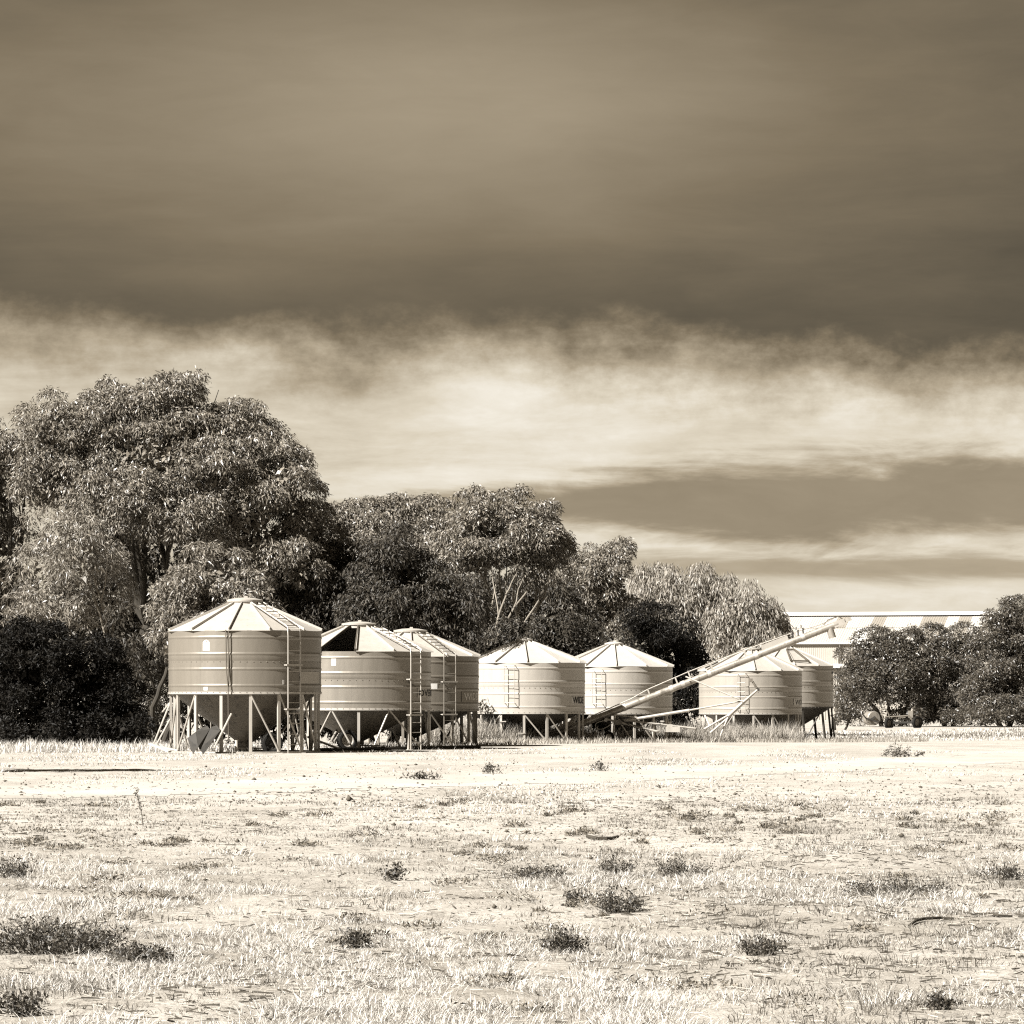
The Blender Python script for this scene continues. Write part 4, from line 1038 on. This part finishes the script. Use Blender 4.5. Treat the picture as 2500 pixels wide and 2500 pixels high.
tree('dark_bush', 'dark bush low behind the middle silo under the pale limbs', 163, 1010, [
    (930, 1225, 60, 40), (1010, 1210, 70, 44), (1075, 1215, 60, 40), (1040, 1180, 40, 30), (870, 1230, 40, 34), (1140, 1230, 60, 44), (1000, 1290, 110, 60), (900, 1310, 60, 60)],
    'leaf_gum_dull', trunk_r=0.14, clump=0.5, per=170, leaf=(0.16, 0.05), droop=0.5, density=0.75, cat='bush')
tree('dark_bush', 'dark bush behind the gap between the fifth silo and the auger', 183, 1260, [
    (1235, 1195, 58, 48), (1285, 1215, 44, 44), (1205, 1180, 34, 34), (1280, 1280, 50, 60), (1310, 1320, 34, 50), (1230, 1270, 60, 60), (1320, 1240, 26, 30), (1260, 1350, 60, 36)],
    'leaf_dark', trunk_r=0.14, clump=0.5, per=180, leaf=(0.15, 0.048), droop=0.5, density=0.85, cat='bush')
# pale weeping pepper trees
tree('pepper_tree', 'pale weeping pepper tree, the taller of the two, beyond the fifth silo', 205, 1280, [
    (1235, 1112, 46, 36), (1290, 1110, 50, 34), (1260, 1145, 70, 44), (1320, 1145, 44, 50), (1290, 1190, 60, 40), (1340, 1190, 30, 40), (1215, 1150, 34, 50), (1345, 1135, 36, 36), (1350, 1165, 40, 44)],
    'leaf_pepper', bark='bark_dark', trunk_r=0.35, clump=0.75, per=300, leaf=(0.26, 0.05), droop=1.35, spread=0.35, density=0.8, flat=1.3)
tree('pepper_tree', 'pale weeping pepper tree, the lower one, left of the shed roof', 203, 1420, [
    (1385, 1148, 44, 34), (1432, 1158, 44, 36), (1420, 1190, 58, 40), (1370, 1195, 40, 40), (1465, 1195, 26, 36), (1400, 1235, 60, 36), (1450, 1230, 34, 34)],
    'leaf_pepper', bark='bark_dark', trunk_r=0.35, clump=0.75, per=300, leaf=(0.26, 0.05), droop=1.35, spread=0.35, density=0.8, flat=1.3)
# bushes at right
bk = dict(clump=0.62, per=270, leaf=(0.17, 0.06), droop=0.1, spread=0.8, density=0.85)
tree('round_shrub', 'open-branched round shrub beside the rightmost silo, behind the old implement', 262, 1680, [
    (1650, 1225, 50, 34), (1700, 1220, 48, 28), (1620, 1260, 40, 40), (1680, 1265, 60, 44), (1735, 1250, 40, 40), (1610, 1300, 30, 36), (1720, 1300, 46, 36), (1650, 1310, 40, 30), (1705, 1345, 50, 18), (1610, 1345, 28, 16, 3)],
    'leaf_bush', trunk_r=0.16, trunks=3, fork=0.25, cat='shrub', **bk)
tree('round_shrub', 'middle round shrub between the open-branched shrub and the tall right-hand shrub', 264, 1790, [
    (1770, 1218, 36, 30), (1820, 1215, 34, 34), (1790, 1260, 52, 44), (1760, 1310, 50, 44), (1830, 1290, 44, 60), (1800, 1345, 70, 24, -1.5), (1750, 1348, 44, 20, -1)],
    'leaf_bush', trunk_r=0.16, trunks=2, fork=0.25, cat='shrub', **bk)
tree('round_shrub', 'tallest dense shrub at the right picture edge, covering the end of the shed', 260, 1895, [
    (1890, 1175, 40, 36), (1920, 1170, 40, 36), (1870, 1220, 44, 40), (1915, 1230, 50, 50), (1960, 1200, 50, 60), (1870, 1290, 60, 50), (1925, 1300, 56, 60), (1980, 1290, 50, 70), (1880, 1345, 60, 26, -2), (1950, 1345, 60, 26, -2)],
    'leaf_bush', trunk_r=0.18, trunks=2, fork=0.25, cat='shrub', **bk)
tree('low_shrub', 'scraggy low shrub right behind the dark legs of the rightmost silo', 236, 1585, [
    (1590, 1300, 18, 26), (1598, 1340, 18, 26), (1585, 1350, 22, 20)], 'leaf_bush', trunk_r=0.07, trunks=2, fork=0.3, cat='shrub', clump=0.4, per=90, leaf=(0.18, 0.05), droop=0.2, spread=0.8, density=0.8)
# a tree just outside the frame whose shade falls across the left of the clearing
tree('gum_tree', 'gum tree beyond the left picture edge, seen only by its shade on the ground', 88, -270, [(-270, 1000, 190, 90), (-230, 1100, 170, 70)], 'leaf_gum', trunk_r=0.25, clump=0.7, per=120, leaf=(0.24, 0.07), density=0.6, back=1.0)

# ------------------------------------------------------------------ grass, litter, stones
def blades(pts, h, lean, az_, width, mat, name, label, cat, bend=0.35):
    """one folded blade (2 triangles) at each point"""
    n = len(pts); d = np.stack([np.cos(az_) * lean, np.sin(az_) * lean, np.ones(n)], -1); d = unit(d)
    az2 = az_ + RNG.uniform(-0.9, 0.9, n) + math.pi / 2
    side = np.stack([np.cos(az2), np.sin(az2), np.zeros(n)], -1) * (width / 2)[:, None]
    mid_ = pts + d * (h * 0.55)[:, None]
    d2 = unit(d + np.stack([np.cos(az_) * bend, np.sin(az_) * bend, -0.25 * np.ones(n) * bend], -1) * 2)
    tip = mid_ + d2 * (h * 0.5)[:, None]
    v = np.stack([pts - side, pts + side, mid_ + side * 0.7, mid_ - side * 0.7, tip], 1).reshape(-1, 3)
    i = np.arange(n)[:, None] * 5
    f = np.concatenate([i + np.array([[0, 1, 2]]), i + np.array([[0, 2, 3]]), i + np.array([[3, 2, 4]])], 0)
    tone = np.tile(np.clip(RNG.normal(0.5, 0.25, n), 0, 1), 3)
    return np_mesh(name, v, f, mat, 3, False, tone)

def scatter(n, y0, y1, margin=1.15, power=1.0):
    """points over the near clearing, as wide as the view plus a margin"""
    Y = y0 + (y1 - y0) * RNG.random(n) ** power; X = (RNG.random(n) * 2 - 1) * 0.125 * margin * Y
    return X, Y
def field(mat, name, label, ntuft, y0, y1, per, hh, ww, dens, power=1.2, rad=0.06, lean=(0.15, 0.9), seed=0):
    X, Y = scatter(ntuft, y0, y1, 1.2, power)
    k = dens(X, Y) > RNG.random(ntuft); X, Y = X[k], Y[k]; nt_ = len(X)
    size = np.clip(np.exp(RNG.normal(-0.1, 0.42, nt_)), 0.35, 2.0) * (0.75 + 0.5 * vnoise(X, Y, 0.9, 80)); kk = np.maximum(3, (per * size)).astype(int); idx = np.repeat(np.arange(nt_), kk); n = len(idx)
    a = RNG.uniform(0, 2 * math.pi, n); r = np.sqrt(RNG.random(n)) * rad * size[idx] * (1 + Y[idx] / 60)
    px = X[idx] + np.cos(a) * r; py = Y[idx] + np.sin(a) * r
    pts = np.stack([px, py, gz(px, py) - 0.004], -1)
    h = hh * size[idx] * RNG.uniform(0.45, 1.25, n); ln = RNG.uniform(lean[0], lean[1], n)
    me = blades(pts, h, ln, a + RNG.normal(0, 0.6, n), ww * RNG.uniform(0.6, 1.3, n) * (0.7 + Y[idx] / 60), mat, name, label, 'grass')
    return finish(bpy.data.objects.new(name, me), None, label, 'grass', kind='stuff')

def near_mask(X, Y):     # thick tussocks toward the camera, thinning at the gravel
    a = vnoise(X, Y * 0.55, 0.75, 11); b = vnoise(X, Y * 0.6, 2.1, 12)
    m_ = sm(a * 0.55 + b * 0.45, 0.42, 0.62)
    return m_ * (1 - 0.92 * sm(Y, 34, 47))
field('blade_pale', 'dry_grass', 'pale dry grass tussocks covering the near ground', 7400, 20, 48, 36, 0.070, 0.0040, near_mask, 1.25, 0.085, (0.3, 1.7))
field('blade_mid', 'short_grass', 'short brownish grass between the tussocks', 13000, 20, 60, 9, 0.034, 0.0040, lambda X, Y: 0.25 + 0.5 * vnoise(X, Y * 0.5, 1.1, 14), 1.1, 0.08, (0.3, 1.6))
field('blade_dull', 'dark_grass', 'dull dark grass sprigs scattered over the clearing', 7000, 20, 66, 12, 0.050, 0.0048, lambda X, Y: 0.12 + 0.9 * sm(vnoise(X, Y * 0.5, 0.6, 21), 0.45, 0.72), 1.1, 0.06)
# thin sprigs beyond the gravel to the silos
def far_mask(X, Y):
    d = np.abs(Y - track_mid(X)); return sm(d, 4.5, 8.5) * sm(vnoise(X, Y * 0.2, 0.5, 31), 0.38, 0.66)
field('blade_pale', 'sparse_grass', 'sparse low grass on the bare ground before the silos', 5200, 56, 126, 16, 0.06, 0.0055, far_mask, 1.0, 0.16, (0.3, 1.3))
field('blade_dull', 'sparse_weeds', 'sparse dull sprigs on the bare ground before the silos', 1900, 60, 130, 14, 0.07, 0.006, lambda X, Y: far_mask(X, Y) * sm(vnoise(X, Y * 0.3, 0.33, 35), 0.5, 0.7), 1.0, 0.22, (0.3, 1.4))

def strip(mat, name, label, n, fx, fy, h, w, lean=(0.05, 0.45)):
    X = fx(RNG.random(n)); Y = fy(X, RNG.random(n)); pts = np.stack([X, Y, gz(X, Y) - 0.01], -1)
    hh = h * (0.35 + 0.9 * vnoise(X, Y, 1.3, 44)) * RNG.uniform(0.5, 1.3, n)
    me = blades(pts, hh, RNG.uniform(lean[0], lean[1], n), RNG.uniform(0, 6.28, n), w * RNG.uniform(0.6, 1.4, n), mat, name, label, 'grass', 0.15)
    return finish(bpy.data.objects.new(name, me), None, label, 'grass', kind='stuff')
# tall dry weeds round the feet of silos 4 to 6, and at the foot of the dark bush
strip('blade_mid', 'tall_weeds', 'tall dry weeds round the feet of the middle silos and the auger', 26000, lambda u: -3.2 + 15.2 * u, lambda X, u: 140 + (X + 3.2) * 1.9 + u ** 1.3 * 13 * (0.6 + 0.0 * X), 0.72, 0.022)
strip('blade_dull', 'dark_weeds', 'dark weed stalks among the tall dry weeds by the silos', 5000, lambda u: -2.9 + 14 * u, lambda X, u: 143 + (X + 3.2) * 1.9 + u * 10, 0.72, 0.022)
strip('blade_mid', 'verge_grass', 'pale grass edging the ground in front of the silo row', 16000, lambda u: -3.0 + 21 * u, lambda X, u: 128 + (X + 3.2) * 2.3 + u * 14, 0.24, 0.02, (0.1, 0.8))
strip('blade_pale', 'bush_grass', 'pale grass tufts at the foot of the dark left bush', 7000, lambda u: -16.5 + 9.0 * u, lambda X, u: 118.5 + u * 5.5, 0.34, 0.018, (0.1, 0.6))
strip('blade_pale', 'silo_grass', 'pale grass under the first three silos', 7000, lambda u: -9.8 + 8.6 * u, lambda X, u: 119.5 + (X + 9.8) * 1.0 + u * 8, 0.20, 0.018, (0.1, 0.7))
strip('blade_pale', 'paddock_grass', 'pale paddock grass reaching back to the old implement and shrubs', 22000, lambda u: 8 + 32 * u, lambda X, u: 150 + X * 1.6 + u * 48, 0.15, 0.035, (0.2, 0.9))
strip('blade_dull', 'paddock_weeds', 'dull weeds among the paddock grass before the shrubs', 3500, lambda u: 10 + 28 * u, lambda X, u: 160 + X * 1.5 + vnoise(X, X * 0, 0.3, 50) * 50 * u, 0.22, 0.035, (0.2, 0.9))

# straw and twigs lying flat
def litter(name, label, mat, n, y0, y1, ln, wd, dens):
    X, Y = scatter(n, y0, y1, 1.2, 1.1); k = dens(X, Y) > RNG.random(n); X, Y = X[k], Y[k]; n = len(X)
    a = RNG.uniform(0, 6.28, n); l = ln * RNG.uniform(0.3, 1.5, n); d = np.stack([np.cos(a), np.sin(a), RNG.normal(0, 0.12, n)], -1)
    pts = np.stack([X, Y, gz(X, Y) + 0.008], -1); w = wd * RNG.uniform(0.6, 1.4, n)
    sd_ = np.stack([-np.sin(a), np.cos(a), np.zeros(n)], -1) * w[:, None] / 2; up = np.array([0, 0, 1.0]) * (w * 0.7)[:, None]
    e = pts + d * l[:, None]
    v = np.stack([pts - sd_, pts + sd_, pts + up, e - sd_, e + sd_, e + up], 1).reshape(-1, 3)
    i = np.arange(n)[:, None] * 6
    f = np.concatenate([i + np.array([[0, 3, 5, 2]]), i + np.array([[1, 2, 5, 4]])], 0)
    me = np_mesh(name, v, f, mat, 4, False, np.tile(RNG.random(n), 2)); return finish(bpy.data.objects.new(name, me), None, label, 'litter', kind='stuff')
litter('straw_litter', 'pale straw lying flat over the near ground', 'blade_mid', 26000, 20, 60, 0.09, 0.006, lambda X, Y: 0.3 + 0.6 * vnoise(X, Y, 0.8, 60))
litter('twig_litter', 'small dark twigs and bark scattered on the near ground', 'stick', 11000, 20, 75, 0.085, 0.010, lambda X, Y: 0.15 + 0.8 * sm(vnoise(X, Y * 0.5, 0.6, 61), 0.4, 0.75))
# gravel
n = 13000; X, Y = scatter(n, 26, 100, 1.2, 0.85)
kk = (np.abs(Y - track_mid(X)) < 5.0) * 0.25 + (np.abs(Y - track_mid(X)) >= 5.0) * sm(Y, 30, 42) * (1 - 0.75 * sm(Y, 66, 90)) * (0.35 + vnoise(X, Y * 0.3, 0.4, 70)); k = kk > RNG.random(n); X, Y = X[k], Y[k]; n = len(X)
oc = np.array([[1, 0, 0], [0, 1, 0], [-1, 0, 0], [0, -1, 0], [0, 0, 0.8], [0, 0, -0.5]], float); of = np.array([[0, 1, 4], [1, 2, 4], [2, 3, 4], [3, 0, 4], [1, 0, 5], [2, 1, 5], [3, 2, 5], [0, 3, 5]])
r = 0.0075 * np.exp(RNG.normal(0, 0.45, n)) * (0.8 + Y / 90)
v = (oc[None] * RNG.uniform(0.55, 1.3, (n, 6, 1)) * r[:, None, None] + np.stack([X, Y, gz(X, Y) + r * 0.35], -1)[:, None, :]).reshape(-1, 3)
f = (of[None] + (np.arange(n) * 6)[:, None, None]).reshape(-1, 3)
finish(bpy.data.objects.new('gravel', np_mesh('gravel', v, f, 'stone', 3)), None, 'small dark stones scattered over the bare ground and track', 'gravel', kind='stuff')

# ------------------------------------------------------------------ single weeds, sticks
def weed(label, xd, yd, wpx, hpx, nleaf, mat='leaf_weed', leaf=(0.035, 0.012), stems=14):
    x, y = ground_at(xd, yd); s = K * y / F; w = wpx * s / 2; h = hpx * s
    base = Vector((x, y, gz1(x, y))); o = thing('weed', label, 'weed', base, group='weeds on the near ground')
    m = MB(); tips = []
    w *= 1.15
    for i in range(int(stems * 1.6)):
        a = random.uniform(0, 6.283); r = random.random() ** 0.6 * w; foot = Vector((math.cos(a) * r * 0.55, math.sin(a) * r * 0.5, 0))
        foot.z = gz1(x + foot.x, y + foot.y) - base.z - 0.005
        tip = Vector((math.cos(a) * r, math.sin(a) * r * 0.8, h * random.uniform(0.45, 1.0) * (1 - 0.45 * (r / max(w, 1e-3)) ** 2)))
        pts = limb(m, foot, tip, 0.0035, 0.0015, 0.4, 4, 4); tips.append(pts)
    m.build('stem', 'stick', o, kind='stuff')
    pp = []; nleaf = int(nleaf * 0.62)
    for _ in range(nleaf):
        t_ = random.choice(tips); i = random.randint(1, 3); q = t_[i].lerp(t_[i + 1], random.random()); pp.append(q + Vector((random.gauss(0, 0.030), random.gauss(0, 0.030), random.gauss(0, 0.016))))
    p = np.array([tuple(q) for q in pp]); d = unit(RNG.normal(size=(nleaf, 3)) + np.array([0, 0, 0.7]))
    v = leaf_arrays(p, d, leaf[0] * RNG.uniform(0.5, 1.4, nleaf), leaf[1] * RNG.uniform(0.6, 1.4, nleaf))
    finish(bpy.data.objects.new('leaves', np_mesh('leaves', v, quads(nleaf), mat, 4, False, RNG.random(nleaf))), o, kind='stuff')
    return o
weed('widest dark low weed clump at the left edge of the near ground', 95, 1795, 300, 75, 5200, stems=110)
weed('dark trailing weed at the right tip of the wide left clump', 262, 1815, 120, 36, 1700, stems=40)
weed('dark weed clump just above the wide left clump, by the picture edge', 25, 1655, 90, 34, 1000, stems=24)
weed('small upright dark weed left of centre in front of the gravel', 745, 1662, 40, 34, 320, leaf=(0.045, 0.02), stems=8)
weed('dark bushy weed below and left of centre among the tussocks', 665, 1788, 60, 42, 800, stems=16)
weed('dark bushy weed just right of centre on the near ground', 1060, 1795, 80, 46, 1100, stems=20)
weed('dark rounded weed right of centre, largest on that side', 1170, 1722, 96, 52, 1500, stems=26)
weed('small dark weed up and left of the rounded one right of centre', 1088, 1700, 46, 34, 450, stems=10)
weed('grey weed clump behind the fallen curved stick', 1160, 1650, 90, 44, 800, stems=20)
weed('grey spreading weed clump right of the fallen curved stick', 1280, 1655, 120, 40, 1200, stems=26)
weed('grey spreading weed clump left of the fallen curved stick', 1015, 1660, 110, 36, 900, stems=24)
weed('low wide weed patch in the right half before the gravel', 1690, 1690, 200, 36, 1700, stems=44)
weed('dark weed clump at the right picture edge before the gravel', 1885, 1660, 90, 40, 900, stems=20)
weed('low dark weed in the tussocks below centre right', 1440, 1800, 90, 36, 800, stems=20)
weed('small weed low in the bottom right corner', 1770, 1905, 50, 36, 500, stems=12)
weed('dark weed low at the bottom left corner', 30, 1915, 100, 50, 900, stems=22)
weed('dull weed on the bare ground left of the middle', 800, 1470, 70, 14, 300, leaf=(0.08, 0.03), stems=12)
weed('dull weed on the bare ground below the silo with pale lettering', 925, 1460, 60, 22, 260, leaf=(0.08, 0.025), stems=12)
weed('dull weed on the bare ground below the lower end of the auger', 1130, 1455, 44, 22, 200, leaf=(0.08, 0.025), stems=9)
weed('dull weed tuft by the track under the rightmost silo', 1690, 1425, 60, 26, 420, leaf=(0.07, 0.022), stems=14)
weed('dark flattened weed by the track at the right', 1700, 1428, 90, 10, 300, leaf=(0.10, 0.04), stems=10)
# low grey ground cover between the tussocks
n = 420; X, Y = scatter(n, 21, 64, 1.2, 1.1); k = sm(vnoise(X, Y * 0.5, 0.55, 91), 0.45, 0.65) * 0.8 + 0.12 > RNG.random(n); X, Y = X[k], Y[k]; n = len(X)
kk = RNG.integers(50, 170, n); idx = np.repeat(np.arange(n), kk); m_ = len(idx); rad_ = RNG.uniform(0.06, 0.26, n)
a = RNG.uniform(0, 6.283, m_); rr_ = np.sqrt(RNG.random(m_)) * rad_[idx]
px = X[idx] + np.cos(a) * rr_; py = Y[idx] + np.sin(a) * rr_ * 1.6
p = np.stack([px, py, gz(px, py) + RNG.random(m_) * rad_[idx] * 0.32 * (1 - (rr_ / rad_[idx]) ** 2) + 0.004], -1)
d = unit(RNG.normal(size=(m_, 3)) + np.array([0, 0, 0.5]))
me = np_mesh('ground_cover', leaf_arrays(p, d, RNG.uniform(0.02, 0.06, m_) * (0.7 + Y[idx] / 70), RNG.uniform(0.005, 0.013, m_) * (0.7 + Y[idx] / 60)), quads(m_), 'leaf_scrub', 4, False, RNG.random(m_))
finish(bpy.data.objects.new('ground_cover', me), None, 'low grey scrubby ground cover scattered among the dry grass', 'ground cover', kind='stuff')
# tall single stalk
x, y = ground_at(270, 1560); st = thing('seed_stalk', 'single tall thin seed stalk standing on the left of the clearing', 'weed', (x, y, gz1(x, y)))
s_ = K * y / F; m = MB(); m.tube([(0, 0, 0), (-2 * s_, 0, 20 * s_), (-8 * s_, 0, 48 * s_), (-14 * s_, 0, 72 * s_)], [0.006, 0.005, 0.004, 0.002], 5); m.build('stem', 'stick', st)
pp = np.array([(-(3 + 11 * u) * s_ + random.gauss(0, 0.02), random.gauss(0, 0.02), (28 + 44 * u) * s_) for u in np.linspace(0, 1, 60)])
finish(bpy.data.objects.new('seed_head', np_mesh('seed_head', leaf_arrays(pp, unit(RNG.normal(size=(60, 3)) + np.array([0, 0, 1.2])), np.full(60, 0.04), np.full(60, 0.014)), quads(60), 'leaf_weed', 4, False, RNG.random(60))), st, kind='stuff')

def stick(label, pts_d, r, cat='stick'):
    w = []
    for xd, yd, lift in pts_d:
        x, y = ground_at(xd, yd); w.append(Vector((x, y, gz1(x, y) + lift)))
    b0 = w[0].copy(); b0.z -= pts_d[0][2]; n = len(w)
    m = MB(); m.tube([p - b0 for p in w], [r * (0.55 + 0.45 * math.sin(math.pi * (0.2 + 0.7 * i / (n - 1)))) for i in range(n)], 7)
    o = m.build('fallen_stick', 'stick', smooth=True, label=label, cat=cat, group='sticks on the near ground'); o.location = b0
stick('short thick curved stick lying on the gravel right of centre', [(1108, 1582.5, 0.03), (1116, 1584.5, 0.02), (1128, 1585.6, 0.02), (1142, 1585.8, 0.02), (1154, 1585.0, 0.02), (1166, 1583.6, 0.035)], 0.026)
stick('long bent stick lying low at the right of the near ground', [(1716, 1744, 0.01), (1728, 1741, 0.015), (1742, 1738.5, 0.02), (1758, 1737.5, 0.02), (1775, 1738.5, 0.015), (1800, 1738, 0.01)], 0.012)
stick('thin crooked stick at the far right of the near ground', [(1833, 1735, 0.01), (1848, 1733.5, 0.015), (1866, 1734, 0.02), (1884, 1731.5, 0.015), (1910, 1732.5, 0.01)], 0.011)
stick('small dark stick near the right picture edge above the others', [(1880, 1702, 0.01), (1893, 1701.2, 0.012), (1907, 1702, 0.01)], 0.012)
stick('thin stick lying beside the weed just right of centre', [(1072, 1800, 0.008), (1090, 1799.0, 0.01), (1110, 1800, 0.008)], 0.007)
